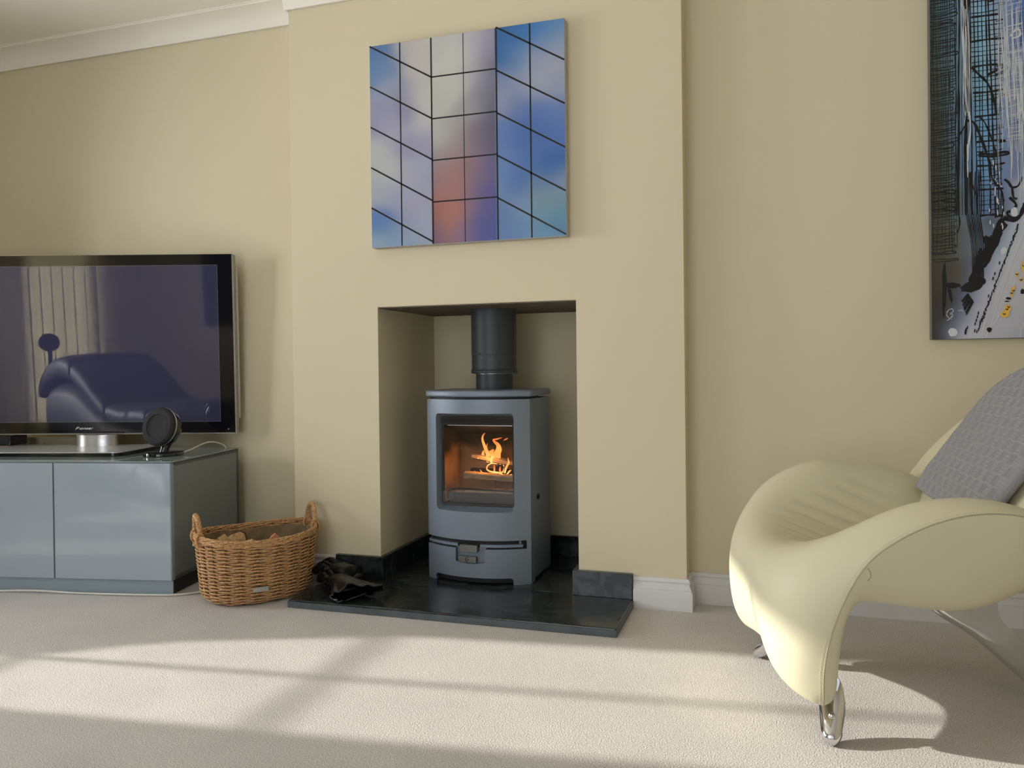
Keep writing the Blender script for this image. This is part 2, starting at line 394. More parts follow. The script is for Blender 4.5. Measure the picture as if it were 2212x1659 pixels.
for y0, y1, z0, z1 in ((wb0, wb0+.03, wz0, wz1), (wb1-.03, wb1, wz0, wz1), (-2.695, -2.665, wz0, wz1), (wb0, wb1, wz0, wz0+.03), (wb0, wb1, wz1-.03, wz1), (wb0, wb1, 1.172, 1.192)):
    w3.box(WLX-.11, y0, z0, WLX-.085, y1, z1)
win3 = struct('window_3', w3, 'white', smooth=False)
obj('pane', MB().box(WLX-.101, wb0+.02, wz0+.02, WLX-.094, wb1-.02, wz1-.02), 'pane', win3, smooth=False)
w2 = MB()
for x0, x1, z0, z1 in ((rx0, rx0+.06, rz0, rz1), (rx1-.06, rx1, rz0, rz1), (.92, .98, rz0, rz1), (rx0, rx1, rz0, rz0+.06), (rx0, rx1, rz1-.06, rz1)):
    w2.box(x0, YR-.1, z0, x1, YR-.04, z1)
win2 = struct('window_2', w2, 'white', smooth=False)
for x0, x1 in ((rx0+.05, .93), (.97, rx1-.05)):
    obj('pane', MB().box(x0, YR-.073, rz0+.05, x1, YR-.067, rz1-.05), 'pane', win2, smooth=False)

w4 = MB()
for x0, x1, z0, z1 in ((-2.95, -2.91, .1, 2.15), (-2.40, -2.36, .1, 2.15), (-2.95, -2.36, .1, .14), (-2.95, -2.36, 2.11, 2.15)): w4.box(x0, YR-.1, z0, x1, YR-.04, z1)
win4 = struct('window_4', w4, 'white', smooth=False)
obj('pane', MB().box(-2.92, YR-.073, .13, -2.39, YR-.067, 2.12), 'pane', win4, smooth=False)

# coving and skirting
def cove(drop, proj):
    pts = [(0, 0), (.004, -drop), (.012, -drop), (.014, -drop+.006)]
    for k in range(1, 9):
        a = k/9*PI/2; pts.append((.014+(proj-.022)*(1-math.cos(a)), -drop+.006+(drop-.014)*math.sin(a)))
    pts += [(proj-.008, -.008), (proj-.006, -.004), (proj, -.004), (proj, 0)]
    return pts
def sweep(prof, path, z):
    """profile (out,z) along 2D path, out = right-hand side of travel; mitred"""
    mb = MB(); P = [Vector(p) for p in path]; n = len(P); ms = []
    for i in range(n):
        dirs = []
        if i > 0: dirs.append((P[i]-P[i-1]).normalized())
        if i < n-1: dirs.append((P[i+1]-P[i]).normalized())
        ns = [Vector((d.y, -d.x)) for d in dirs]; m = sum(ns, Vector((0, 0))); m = m/m.dot(ns[0]); ms.append(m)
    k = len(prof); vs = []
    for i in range(n):
        for o, dz in prof: vs.append((P[i].x+ms[i].x*o, P[i].y+ms[i].y*o, z+dz))
    fs = [(i*k+j, i*k+(j+1) % k, (i+1)*k+(j+1) % k, (i+1)*k+j) for i in range(n-1) for j in range(k)]
    fs += [tuple(range(k)), tuple(range((n-1)*k, n*k))[::-1]]
    mb.add(vs, fs); return mb
struct('trim_2', sweep(cove(ZC-2.365, .115), [(WLX, RECL), (XL-.0, RECL)], ZC), 'ceiling')
struct('trim_3', sweep(cove(ZC-2.30, .10), [(XL, RECL), (XL, 0), (XR, 0), (XR, RECR), (WRX, RECR)], ZC), 'ceiling')
SK = [(0, .108), (.006, .108), (.009, .104), (.0115, .098), (.0115, .095), (.009, .093), (.0095, .086), (.013, .078), (.016, .0735), (.0165, .0705), (.0155, .069), (.0195, .0655), (.0205, .061), (.0205, 0), (0, 0)]
struct('baseboard_back_left', sweep(SK, [(WLX, RECL), (XL, RECL)], 0), 'white', angle=25)
struct('baseboard_chimney_left', sweep(SK, [(XL, RECL), (XL, 0), (-.0695, 0)], 0), 'white', angle=25)
struct('baseboard_chimney_right', sweep(SK, [(1.1165, 0), (XR, 0), (XR, RECR-.0205)], 0), 'white', angle=25)
struct('baseboard_back_right', sweep(SK, [(XR, RECR), (WRX, RECR)], 0), 'white', angle=25)

# ------------------------------------------------------------------ hearth
he = thing('hearth', 'polished dark slate hearth with low slate upstands under the stove', 'hearth', (.52, -.1, 0))
def H(mb): mb.v = [(x-.52, y+.1, z) for x, y, z in mb.v]; return mb
ZH = .0285
obj('hearth_slab', H(MB().box(-.074, -.33, 0, 1.115, -.0005, ZH)), 'slate', he, smooth=False, bevel=.005, bseg=3)
obj('hearth_slab', H(MB().box(OXL+.001, .0005, 0, OXR-.001, ALC-.001, ZH)), 'slate', he, smooth=False, bevel=.001)
ZU = .117
obj('upstand_slab', H(MB().box(-.068, -.0205, ZH, .141, -.0005, ZU)), 'slate', he, smooth=False, bevel=.0015)
obj('upstand_slab', H(MB().box(.8975, -.0205, ZH, 1.1129, -.0005, ZU)), 'slate2', he, smooth=False, bevel=.0015)
obj('upstand_slab', H(MB().box(.1215, .0005, ZH, .141, ALC-.021, ZU)), 'slate', he, smooth=False, bevel=.0015)
obj('upstand_slab', H(MB().box(.8965, .0005, ZH, .9158, ALC-.021, ZU)), 'slate', he, smooth=False, bevel=.0015)
obj('upstand_slab', H(MB().box(.1215, ALC-.0205, ZH, .9158, ALC-.0005, ZU)), 'slate', he, smooth=False, bevel=.0015)
ep = MB(); ep.box(-.0738, -.3322, .002, 1.1152, -.3298, ZH-.006)
obj('front_edge', H(ep), 'slate_plain', he, smooth=False)
ep = MB(); ep.box(1.1148, -.33, .002, 1.1172, -.0225, ZH-.005)
obj('side_edge', H(ep), 'slate_plain', he, smooth=False)

# ------------------------------------------------------------------ stove
CX = .503; HW = .2115; YC0, YB = .075, .345; BUL = .065
sg = BUL; RR = (HW*HW+sg*sg)/(2*sg)
def yf(x, off=0.):  # curved front (world x) -> y
    return YC0-BUL+RR-math.sqrt(max(RR*RR-(x-CX)**2, 0))+off
st = thing('wood_stove', 'grey steel wood burning stove with curved glazed door in the alcove', 'stove', (CX, .2, ZH))
def L(mb): mb.v = [(x-CX, y-.2, z-ZH) for x, y, z in mb.v]; return mb
def arc(x0, x1, n=24): return [x0+(x1-x0)*i/n for i in range(n+1)]
def curved_slab(mb, x0, x1, z0, z1, off, th, n=24):
    xs = arc(x0, x1, n); poly = [(x, yf(x, off)) for x in xs]+[(x, yf(x, off+th)) for x in reversed(xs)]
    mb.prism(poly, z0, z1, lambda a, b, d: (a, b, d)); return mb
X0, X1 = CX-HW, CX+HW
body = MB()
body.box(X0, YC0+.0303, .0385, X0+.012, YB, .729); body.box(X1-.012, YC0+.0303, .0385, X1, YB, .729)
body.box(X0+.0121, YB-.012, .0385, X1-.0121, YB-.0005, .729)
body.box(X0+.012, YC0+.012, .196, X1-.012, YB-.012, .204); body.box(X0+.012, YC0+.012, .70, X1-.012, YB-.012, .722)
obj('body', L(body), 'stove', st, smooth=False, bevel=.001)
inn = MB(); curved_slab(inn, X0+.008, X1-.008, .05, .197, .022, .14)
obj('inner_carcass', L(inn), 'iron', st)
inn = MB(); curved_slab(inn, X0+.012, X1-.012, .722, .7385, .014, .15); obj('top_collar', L(inn), 'iron', st)
# feet
ft = MB(); curved_slab(ft, X0+.001, CX-.168, ZH, .0385, .001, .05, 8)
obj('foot', L(ft), 'stove', st); ft = MB(); curved_slab(ft, CX+.150, X1-.001, ZH, .0385, .001, .05, 8)
obj('foot', L(ft), 'stove', st)
ft = MB().box(X0+.005, YB-.05, ZH, X0+.045, YB-.005, .0385); obj('foot', L(ft), 'stove', st)
ft = MB().box(X1-.045, YB-.05, ZH, X1-.005, YB-.005, .0385); obj('foot', L(ft), 'stove', st)
# ash drawer front: grid with cut-outs
def panel(x0, x1, z0, z1, hole, off, th, inset=None):
    """curved panel with a rounded rectangular opening: returns MB. hole=(hx0,hx1,hz0,hz1,r)"""
    mb = MB(); hx0, hx1, hz0, hz1, r = hole; N = 10
    inner = []
    for cx_, cz_, a0 in ((hx1-r, hz1-r, 0), (hx0+r, hz1-r, 90), (hx0+r, hz0+r, 180), (hx1-r, hz0+r, 270)):
        for k in range(5): a = math.radians(a0+90*k/4); inner.append((cx_+r*math.cos(a), cz_+r*math.sin(a)))
    def resample(poly, m):
        P = poly+[poly[0]]; d = [0]
        for i in range(len(P)-1): d.append(d[-1]+math.hypot(P[i+1][0]-P[i][0], P[i+1][1]-P[i][1]))
        o = []
        for k in range(m):
            t = d[-1]*k/m
            for i in range(len(P)-1):
                if d[i+1] >= t: u = (t-d[i])/max(d[i+1]-d[i], 1e-9); o.append((P[i][0]+(P[i+1][0]-P[i][0])*u, P[i][1]+(P[i+1][1]-P[i][1])*u)); break
        return o
    # radial correspondence: subdivide inner edges, cast to outer rectangle
    loop = []
    for i in range(len(inner)):
        a, b = inner[i], inner[(i+1) % len(inner)]; L_ = math.hypot(b[0]-a[0], b[1]-a[1]); m = max(1, int(L_/.012))
        for k in range(m): loop.append((a[0]+(b[0]-a[0])*k/m, a[1]+(b[1]-a[1])*k/m))
    ox, oz = [], []
    outer = []
    for (a, b) in loop:
        u = (a-hx0)/(hx1-hx0); w = (b-hz0)/(hz1-hz0)
        du, dw = u-.5, w-.5; k = .5/max(abs(du), abs(dw)); outer.append((x0+(x1-x0)*(.5+du*k), z0+(z1-z0)*(.5+dw*k)))
    n = len(loop); rings = []
    for t in (0, .34, .67, 1):
        rings.append([(o[0]+(i[0]-o[0])*t, o[1]+(i[1]-o[1])*t) for o, i in zip(outer, loop)])
    vs = []; fs = []
    # back of outer edge first
    vs += [(a, yf(a, off+th), b) for a, b in outer]
    for rg in rings: vs += [(a, yf(a, off), b) for a, b in rg]
    if inset:
        dx, dy = inset
        ccx, ccz = (hx0+hx1)/2, (hz0+hz1)/2
        ins = [(ccx+(a-ccx)*(1-2*dx/(hx1-hx0)), ccz+(b-ccz)*(1-2*dx/(hz1-hz0))) for a, b in loop]
        vs += [(a, dy, b) for a, b in ins]
        vs += [(a, dy+.006, b) for a, b in ins]
    else:
        vs += [(a, yf(a, off+th), b) for a, b in loop]
    R = len(vs)//n
    for j in range(R-1):
        for i in range(n): fs.append((j*n+i, j*n+(i+1) % n, (j+1)*n+(i+1) % n, (j+1)*n+i))
    mb.add(vs, fs); return mb
WX0, WX1, WZ0, WZ1 = CX-.1625, CX+.157, .303, .675
door = panel(X0, X1, .196, .729, (WX0, WX1, WZ0, WZ1, .014), 0, .03, (.0105, .0745))
dr = obj('door', L(door), 'stove', st, angle=28)
obj('glass', L(MB().box(WX0+.006, .0765, WZ0+.006, WX1-.006, .0795, WZ1-.006)), 'stoveglass', dr, smooth=False)
gx0, gx1, gz0, gz1 = WX0+.002, WX1-.002, WZ0+.002, WZ1-.002
for a, b, c, d in ((gx0, gz0, gx0+.016, gz1), (gx1-.016, gz0, gx1, gz1), (gx0+.016, gz1-.046, gx1-.016, gz1), (gx0+.016, gz0, gx1-.016, gz0+.011)):
    obj('glass_gasket', L(MB().box(a, .0805, b, c, .087, d)), 'iron', dr, smooth=False)
obj('retaining_strip', L(MB().box(WX0+.035, .0803, WZ1-.0505, WX1-.018, .0835, WZ1-.0475)), 'silver', dr, smooth=False)
# ledge between door and drawer
ld = MB(); curved_slab(ld, X0+.001, CX-.066, .1695, .180, .006, .03, 14); obj('ledge', L(ld), 'stove', st)
ld = MB(); curved_slab(ld, CX+.026, CX+.182, .1695, .180, .006, .03, 14); obj('ledge', L(ld), 'stove', st)
ld = MB(); curved_slab(ld, CX+.196, X1, .163, .196, .002, .02, 4); obj('side_post', L(ld), 'stove', st)
hg = MB().lathe([(0, 0), (.006, 0), (.006, .012), (0, .012)], 12, Matrix.Translation((CX+.172, yf(CX+.172, .012), .1815))); obj('hinge_pin', L(hg), 'steel', st)
# drawer front built from three curved pieces joined: left, middle (below the pocket), right, with arch and pocket
def drawer():
    mb = MB(); nx = 72; xs = arc(X0, X1, nx)
    PX0, PX1 = CX-.0735, CX+.0475; AX0, AX1 = CX-.170, CX+.151
    def zb(x):
        if AX0 < x < AX1:
            d = min(x-AX0, AX1-x); r = .012
            return .0545-(r-math.sqrt(max(r*r-(r-min(d, r))**2, 0)))
        return .0385
    def zt(x):
        if PX0 < x < PX1:
            t = (x-PX0)/(PX1-PX0); return .1135-.006*math.sin(PI*t)
        return .163
    cols = sorted(set([round(x, 5) for x in xs]+[round(v, 5) for v in (PX0-1e-4, PX0+1e-4, PX1-1e-4, PX1+1e-4, AX0-1e-4, AX0+1e-4, AX0+.003, AX0+.007, AX1-.003, AX1-.007, AX1-1e-4, AX1+1e-4)]))
    NZ = 6; vs = []; fs = []
    for x in cols:
        z0, z1 = zb(x), zt(x)
        for k in range(NZ+1): vs.append((x, yf(x), z0+(z1-z0)*k/NZ))
    m = len(vs)
    for x in cols:
        z0, z1 = zb(x), zt(x)
        for k in range(NZ+1): vs.append((x, yf(x, .014), z0+(z1-z0)*k/NZ))
    c = len(cols)
    for i in range(c-1):
        for k in range(NZ):
            a = i*(NZ+1)+k; b = a+NZ+1
            fs.append((a, b, b+1, a+1)); fs.append((m+a, m+a+1, m+b+1, m+b))
        a = i*(NZ+1); b = a+NZ+1; fs.append((a, m+a, m+b, b)); a += NZ; b += NZ; fs.append((a, b, m+b, m+a))
    for k in range(NZ):
        fs.append((k, k+1, m+k+1, m+k)); a = (c-1)*(NZ+1)+k; fs.append((a, m+a, m+a+1, a+1))
    mb.add(vs, fs); return mb
dw = obj('ash_drawer', L(drawer()), 'stove', st, angle=30)
pk = MB(); curved_slab(pk, CX-.0735, CX+.0475, .104, .168, .0145, .004, 12); pk.box(CX-.0735, yf(CX-.07), .108, CX-.0725, yf(CX-.07)+.02, .163)
obj('handle_pocket', L(pk), 'stove', dw)
tb = MB(); curved_slab(tb, CX-.0525, CX+.0195, .152, .179, -.008, .02, 8); tb.box(CX-.03, .04, .16, CX, .08, .172)
obj('air_lever', L(tb), 'steel', st, bevel=.001)
tb = MB(); curved_slab(tb, CX-.0605, CX+.0135, .1105, .1345, -.003, .012, 8)
tbo = obj('drawer_handle', L(tb), 'steel', dw, bevel=.001)
em = MB()
xm = CX-.024
def onfront(x, z): return (x, yf(x, -.0036), z)
em.tube([onfront(xm+.0062*math.cos(a)+.002, .1272+.0052*math.sin(a)) for a in [math.radians(d) for d in range(20, 200, 15)]]+[onfront(xm-.0035, .122)], .0011, 6)
em.tube([onfront(xm+.002, .1255), onfront(xm+.0065, .1215), onfront(xm+.0075, .120)], .0012, 6)
em.tube([onfront(xm-.004, .1225), onfront(xm-.003, .1165), onfront(xm+.001, .114), onfront(xm+.004, .1145)], .0011, 6)
obj('emblem', L(em), 'iron', dw)
ft = MB(); curved_slab(ft, X0+.03, X1-.03, .0345, .062, .0145, .004); obj('kick_plate', L(ft), 'iron', st)
sc_ = MB().lathe([(0, 0), (.0055, 0), (.0055, -.004), (.003, -.005), (0, -.005)], 12, Matrix.Translation((.6475, yf(.6475, .0150), .0470)) @ Matrix.Rotation(-PI/2, 4, 'X') @ Matrix.Diagonal((1, 1, -1, 1)))
obj('screw', L(sc_), 'chrome', st)
# top plate with a soft edge
def plan(ov):
    xs = arc(X0-ov, X1+ov, 28)
    return [(x, YC0-BUL+RR-math.sqrt((RR+ov)**2-(x-CX)**2)) for x in xs]+[(X1+ov, YB+.004), (X0-ov, YB+.004)]
tp = MB().prism(plan(.006), .738, .7625, lambda a, b, d: (a, b, d))
obj('top_plate', L(tp), 'stove', st, bevel=.007, bseg=4)
kn = MB().lathe([(0, 0), (.010, 0), (.011, .003), (.008, .006), (.004, .007), (0, .007)], 16, Matrix.Translation((X1, .1686, .3457)) @ Matrix.Rotation(PI/2, 4, 'Y'))
obj('side_bolt', L(kn), 'iron', st)
# firebox lining
FY0, FY1 = .0885, .300
obj('fire_brick', L(MB().box(X0+.030, FY0, .315, X0+.0545, FY1, .615)), 'firebrick', st, smooth=False, bevel=.002, label='side fire brick panel')
obj('fire_brick', L(MB().box(X1-.0545, FY0, .315, X1-.030, FY1, .615)), 'firebrick', st, smooth=False, bevel=.002)
for xa, xb in ((X0+.055, CX-.0008), (CX+.0008, X1-.055)):
    obj('fire_brick', L(MB().box(xa, FY1-.022, .315, xb, FY1, .615)), 'firebrick', st, smooth=False, bevel=.002)
bf = MB(); bf.add([(X0+.0545, FY0-.01, .637), (X1-.0545, FY0-.01, .637), (X1-.0545, FY1-.02, .575), (X0+.0545, FY1-.02, .575), (X0+.0545, FY0-.01, .652), (X1-.0545, FY0-.01, .652), (X1-.0545, FY1-.02, .59), (X0+.0545, FY1-.02, .59)], [(3, 2, 1, 0), (4, 5, 6, 7), (0, 1, 5, 4), (1, 2, 6, 5), (2, 3, 7, 6), (3, 0, 4, 7)])
obj('baffle', L(bf), 'iron', st, smooth=False)
gr = MB().box(X0+.012, YC0+.0125, .29, X1-.012, FY1, .318); obj('fire_bed', L(gr), 'ash', st, smooth=False)
fd = MB()
fd.tube(catmull([(X0+.075, .096, .335), (X0+.09, .096, .372), (CX, .094, .376), (X1-.09, .096, .372), (X1-.066, .096, .362), (X1-.062, .096, .325)], 6), .0045, 8)
fd.box(X0+.085, .094, .320, X1-.072, .098, .362)
obj('log_fender', L(fd), 'iron', st)

# logs in the fire
def split_log(name, p0, p1, sec, m, label, roll=0., group=None, cat='log', bark=None, jit=.003):
    """log with polygon section between two points"""
    p0, p1 = Vector(p0), Vector(p1); ax = (p1-p0).normalized(); ref = Vector((0, 0, 1)) if abs(ax.z) < .8 else Vector((1, 0, 0))
    s1 = ref.cross(ax).normalized(); s2 = ax.cross(s1)
    a_, b_ = s1*math.cos(roll)+s2*math.sin(roll), -s1*math.sin(roll)+s2*math.cos(roll)
    t = thing(name, label, cat, tuple((p0+p1)/2), 0, group); c = (p0+p1)/2
    mb = MB(); n = len(sec); N = 7; vs = []; fs = []
    for i in range(N):
        u = i/(N-1); q = p0+(p1-p0)*u-c
        for (x, y) in sec:
            w = 1+random.uniform(-1, 1)*jit/.03; vs.append(q+a_*x*w+b_*y*w)
    for i in range(N-1):
        for k in range(n): fs.append((i*n+k, i*n+(k+1) % n, (i+1)*n+(k+1) % n, (i+1)*n+k))
    fs += [tuple(range(n))[::-1], tuple(range((N-1)*n, N*n))]
    mb.add(vs, fs); o = obj('wood', mb, m, t, bevel=.0015)
    if bark:
        mb = MB(); i0, i1, mm = bark; vs = []; fs = []; ks = list(range(i0, i1+1)); k_ = len(ks)
        for i in range(N):
            u = i/(N-1); q = p0+(p1-p0)*u-c
            for sc in (1.03, 1.16):
                for k in ks:
                    x, y = sec[k % n]; w = sc+random.uniform(-.02, .02); vs.append(q+a_*x*w+b_*y*w)
        W2 = 2*k_
        for i in range(N-1):
            for k in range(k_-1):
                fs.append((i*W2+k_+k, i*W2+k_+k+1, (i+1)*W2+k_+k+1, (i+1)*W2+k_+k)); fs.append((i*W2+k, (i+1)*W2+k, (i+1)*W2+k+1, i*W2+k+1))
            for k in (0, k_-1): fs.append((i*W2+k, i*W2+k_+k, (i+1)*W2+k_+k, (i+1)*W2+k))
        for i in (0, N-1):
            for k in range(k_-1): fs.append((i*W2+k, i*W2+k+1, i*W2+k_+k+1, i*W2+k_+k))
        mb.add(vs, fs); obj('bark', mb, mm, t)
    return t
wedge = [(-.018, -.010), (.016, -.012), (.019, .004), (.006, .014), (-.014, .011)]
flat = [(-.016, -.008), (.016, -.008), (.017, .005), (.002, .010), (-.016, .007)]
split_log('burning_log', (.43, .215, .494), (.655, .165, .468), flat, 'wood_char', 'scorched split log lying on top in the stove fire', .1, 'logs burning in the stove', bark=(0, 1, MT['char']))
split_log('burning_log', (.418, .15, .424), (.665, .15, .414), wedge, 'wood_char', 'pale split log across the front of the stove fire', .15, 'logs burning in the stove')
split_log('burning_log', (.52, .245, .430), (.56, .160, .452), wedge, 'char', 'black charred log propped between the other stove logs', .3, 'logs burning in the stove')
split_log('burning_log', (.41, .235, .424), (.65, .24, .425), wedge, 'char', 'charred log at the back of the stove fire', .6, 'logs burning in the stove')
split_log('burning_log', (.40, .115, .342), (.64, .12, .343), [(-.02, -.022), (.02, -.022), (.02, .030), (-.018, .034)], 'wood_char', 'square cut billet at the bottom of the stove fire', 0, 'logs burning in the stove')

# flames: swelling tongues following curves in the fire
fire = thing('fire', 'orange flames licking over the logs behind the stove glass', 'fire', (.535, .175, .45))
def fl(px, py): return (.5359+(px-1068)*.0019, .4711-(py-1000)*.0018)
def flame(pts, y, ws, cols):
    cv = catmull([(fl(*p)[0], y+.006*math.sin(i*1.7), fl(*p)[1]) for i, p in enumerate(pts)], 6)
    n = len(cv); K = len(ws)
    def interp(a, t):
        t = t*(len(a)-1); i = min(int(t), len(a)-2); return a[i]+(a[i+1]-a[i])*(t-i)
    rs = [max(.0004, interp(ws, i/(n-1))*.0016) for i in range(n)]
    mb = MB(); mb.tube([c-Vector((.535, .175, .45)) for c in cv], rs, 10)
    # flatten in depth
    mb.v = [(x, (yy-(y-.175))*.55+(y-.175), z) for x, yy, z in mb.v]
    o = obj('flame', mb, 'flame', fire); me = o.data
    ca = me.color_attributes.new('paint', 'FLOAT_COLOR', 'POINT')
    for i, v in enumerate(me.vertices):
        t = min(i//10, n-1)/(n-1); j = t*(len(cols)-1); k = min(int(j), len(cols)-2); f = j-k
        ca.data[i].color = (*[cols[k][q]+(cols[k+1][q]-cols[k][q])*f for q in range(3)], 1)
HOT, MID, DEEP, TIP = (1.6, .75, .22), (1.35, .42, .09), (1.0, .22, .04), (.75, .16, .05)
flame([(1050, 1000), (1049, 985), (1044, 968), (1039, 952), (1038, 944), (1041, 938), (1045, 935)], .19, [4.5, 5, 4.2, 3, 2.4, 1.6, .4], [HOT, MID, MID, DEEP, TIP])
flame([(1068, 1002), (1068, 992), (1072, 980), (1076, 970), (1073, 961), (1066, 955), (1064, 950), (1072, 948), (1082, 945)], .185, [6, 8, 9, 7.5, 5, 3.2, 2.4, 2, .5], [HOT, MID, MID, DEEP, DEEP, TIP])
flame([(1060, 1003), (1057, 992), (1056, 980), (1062, 972)], .2, [5, 9.5, 7, 1], [HOT, MID, MID, DEEP])
flame([(1050, 1000), (1053, 990), (1055, 982), (1049, 976)], .205, [4, 7, 4, 1], [HOT, MID, DEEP])
flame([(1037, 992), (1036, 984), (1038, 978), (1040, 974)], .2, [2.5, 4, 3, .5], [MID, MID, DEEP])
flame([(1026, 993), (1031, 991), (1037, 993)], .19, [.6, 1.6, .5], [HOT, HOT, MID])
flame([(1077, 1004), (1077, 996), (1078, 988)], .19, [2.5, 3.4, .5], [HOT, MID, DEEP])
flame([(1069, 998), (1058, 1004), (1056, 1012), (1064, 1017), (1074, 1019), (1084, 1020), (1092, 1025), (1103, 1026), (1110, 1022)], .145, [1.2, 1.5, 2, 2.2, 2.4, 2, 2.6, 2.2, .6], [HOT, MID, HOT, MID, HOT])
flame([(1094, 1020), (1097, 1008), (1103, 998), (1103, 992), (1101, 986)], .15, [2.2, 2.6, 2.8, 1.8, .4], [HOT, MID, MID, DEEP])
flame([(1071, 1019), (1071, 1010), (1071, 1002)], .15, [1.6, 2.4, .6], [MID, DEEP, TIP])
flame([(1084, 1020), (1082, 1013), (1084, 1006)], .155, [2, 2.6, .6], [MID, DEEP, TIP])
flame([(1089, 1007), (1087, 1002), (1088, 997)], .17, [1, 1.6, .3], [HOT, MID, DEEP])
flame([(1059, 1000), (1061, 990), (1066, 982), (1065, 974)], .178, [3, 4.5, 3, .4], [HOT, HOT, MID, DEEP])
flame([(1065, 1001), (1073, 994), (1078, 984), (1078, 977)], .182, [3, 4, 2.5, .4], [HOT, MID, MID, DEEP])
flame([(1046, 998), (1043, 990), (1046, 983)], .2, [2.5, 3.5, .4], [HOT, MID, DEEP])
flame([(1051, 990), (1047, 978), (1046, 966), (1049, 958)], .196, [3, 3, 2, .3], [MID, DEEP, DEEP, TIP])
flame([(1098, 1024), (1104, 1016), (1109, 1013)], .15, [1.5, 2.4, .4], [HOT, MID, DEEP])
flame([(1083, 1022), (1090, 1017), (1093, 1008)], .148, [1.5, 2, .3], [HOT, MID, DEEP])
flame([(1040, 1014), (1043, 1020), (1050, 1024)], .15, [.8, 1.6, .8], [DEEP, MID, DEEP])
flame([(1026, 1018), (1028, 1022)], .16, [.6, .9], [DEEP, MID])
flame([(1086, 951), (1091, 948), (1096, 946)], .185, [.5, 1.8, .4], [TIP, TIP, TIP])
for i, (px, py, e) in enumerate(((1060, 985, .55),)):
    x, z = fl(px, py)
    l = lamp('firelight', 'POINT', (x-.02, .15, z), (0, 0, -1), e, (1, .42, .12), shadow_soft_size=.03)

# ------------------------------------------------------------------ flue
FX, FYY = .507, .262
fp = thing('flue_pipe', 'matt black flue pipe rising from the stove into the alcove ceiling', 'pipe', (FX, FYY, .7625))
def Fl(prof, seg=48): return MB().lathe([(r, z-.7625) for r, z in prof], seg)
obj('lower_pipe', Fl([(0, .763), (.0752, .763), (.0752, .83), (0, .83)]), 'pipe', fp)
obj('upper_pipe', Fl([(0, .84), (.0915, .84), (.0915, .8985), (.0905, .899), (.0905, .8995), (.0925, .9), (.0925, OZ-.006), (0, OZ-.006)]), 'pipe', fp)
obj('collar', Fl([(0, .8262), (.090, .8262), (.0945, .8285), (.0952, .833), (.0935, .837), (.095, .8405), (.094, .843), (.09, .844), (0, .844)]), 'pipe', fp)
obj('inner_ring', Fl([(.075, .8245), (.0815, .8245), (.0815, .8258), (.075, .8258)]), 'silver', fp)
obj('ceiling_ring', Fl([(0, OZ-.010), (.095, OZ-.010), (.098, OZ-.008), (.098, OZ-.0045), (0, OZ-.0045)]), 'pipe', fp)
rv = Matrix.Translation((-.028, -.0875, .904-.7625)) @ Matrix.Rotation(PI/2, 4, 'X')
obj('rivet', MB().lathe([(0, 0), (.003, 0), (.003, .002), (.0015, .003), (0, .003)], 10, rv), 'iron', fp)

# ------------------------------------------------------------------ tv cabinet
CA = math.atan2(.1735, .9848)
cb_ = thing('tv_cabinet', 'low grey gloss television cabinet beside the chimney breast', 'cabinet', (-.5823, -.3254, 0), CA)
CL = -1.46
carc = MB(); carc.box(-.018, .019, .057, 0, .505, .502); carc.box(CL, .019, .057, CL+.018, .505, .502); carc.box(CL, .487, .057, 0, .505, .502)
carc.box(CL, .019, .057, 0, .505, .075); carc.box(CL, .019, .488, 0, .505, .502)
obj('body', carc, 'cab_matt', cb_, smooth=False, bevel=.001)
obj('glass_top', MB().box(CL, .0, .503, .002, .506, .509), 'cab_top', cb_, smooth=False, bevel=.001)
for a, b in ((-.4808, -.0035), (-.9640, -.4872), (CL+.004, -.9704)):
    d = MB().box(a, .0, .0572, b, .017, .5015); obj('door', d, 'cab_gloss', cb_, smooth=False, bevel=.0012)
    # slim pale edge trims seen at the side of each glass front
obj('edge_strip', MB().box(-.0028, .001, .0575, -.0004, .0185, .5012), 'plinth', cb_, smooth=False)
obj('plinth', MB().box(CL+.01, .006, .0, -.001, .012, .056), 'plinth', cb_, smooth=False)
obj('plinth', MB().box(CL+.02, .0125, .0, -.012, .49, .0565), 'plinth_dark', cb_, smooth=False)

# ------------------------------------------------------------------ television
yw, pt, rl = [math.radians(v) for v in (16, 2, -.25)]
a_ = Vector((math.cos(yw), math.sin(yw), 0)); n_ = Vector((math.sin(yw), -math.cos(yw), 0)); u1 = Vector((0, 0, 1))*math.cos(pt)+n_*math.sin(pt)
ax = a_*math.cos(rl)+u1*math.sin(rl); az = -a_*math.sin(rl)+u1*math.cos(rl); ay = az.cross(ax)
TM = Matrix.Identity(4)
for i in range(3): TM[i][0], TM[i][1], TM[i][2] = ax[i], ay[i], az[i]
TVC = Vector((-1.2, 0, .95))
base_pt = TVC+ax*(-.124)
for i in range(3): TM[i][3] = base_pt[i]
TM[2][3] = .5115
tv = thing('television', 'large flat television with black gloss frame and dark screen', 'television', mtx=TM)
TI = TM.inverted()
oc = TI @ TVC   # TV face origin in local frame
def T(mb): mb.v = [(x+oc.x, y+oc.y, z+oc.z) for x, y, z in mb.v]; return mb
tx0, tx1, tz0, tz1 = -.798, .550, -.3715, .412
sx0, sx1, sz0, sz1 = -.735, .487, -.323, .366
fr = MB(); fr.box(tx0, 0, tz0, sx0, .02, tz1); fr.box(sx1, 0, tz0, tx1, .02, tz1); fr.box(sx0, 0, tz0, sx1, .02, sz0); fr.box(sx0, 0, sz1, sx1, .02, tz1)
obj('bezel', T(fr), 'gloss_black', tv, smooth=False)
obj('screen', T(MB().box(sx0, .0015, sz0, sx1, .018, sz1)), 'screen', tv, smooth=False)
sl = MB()
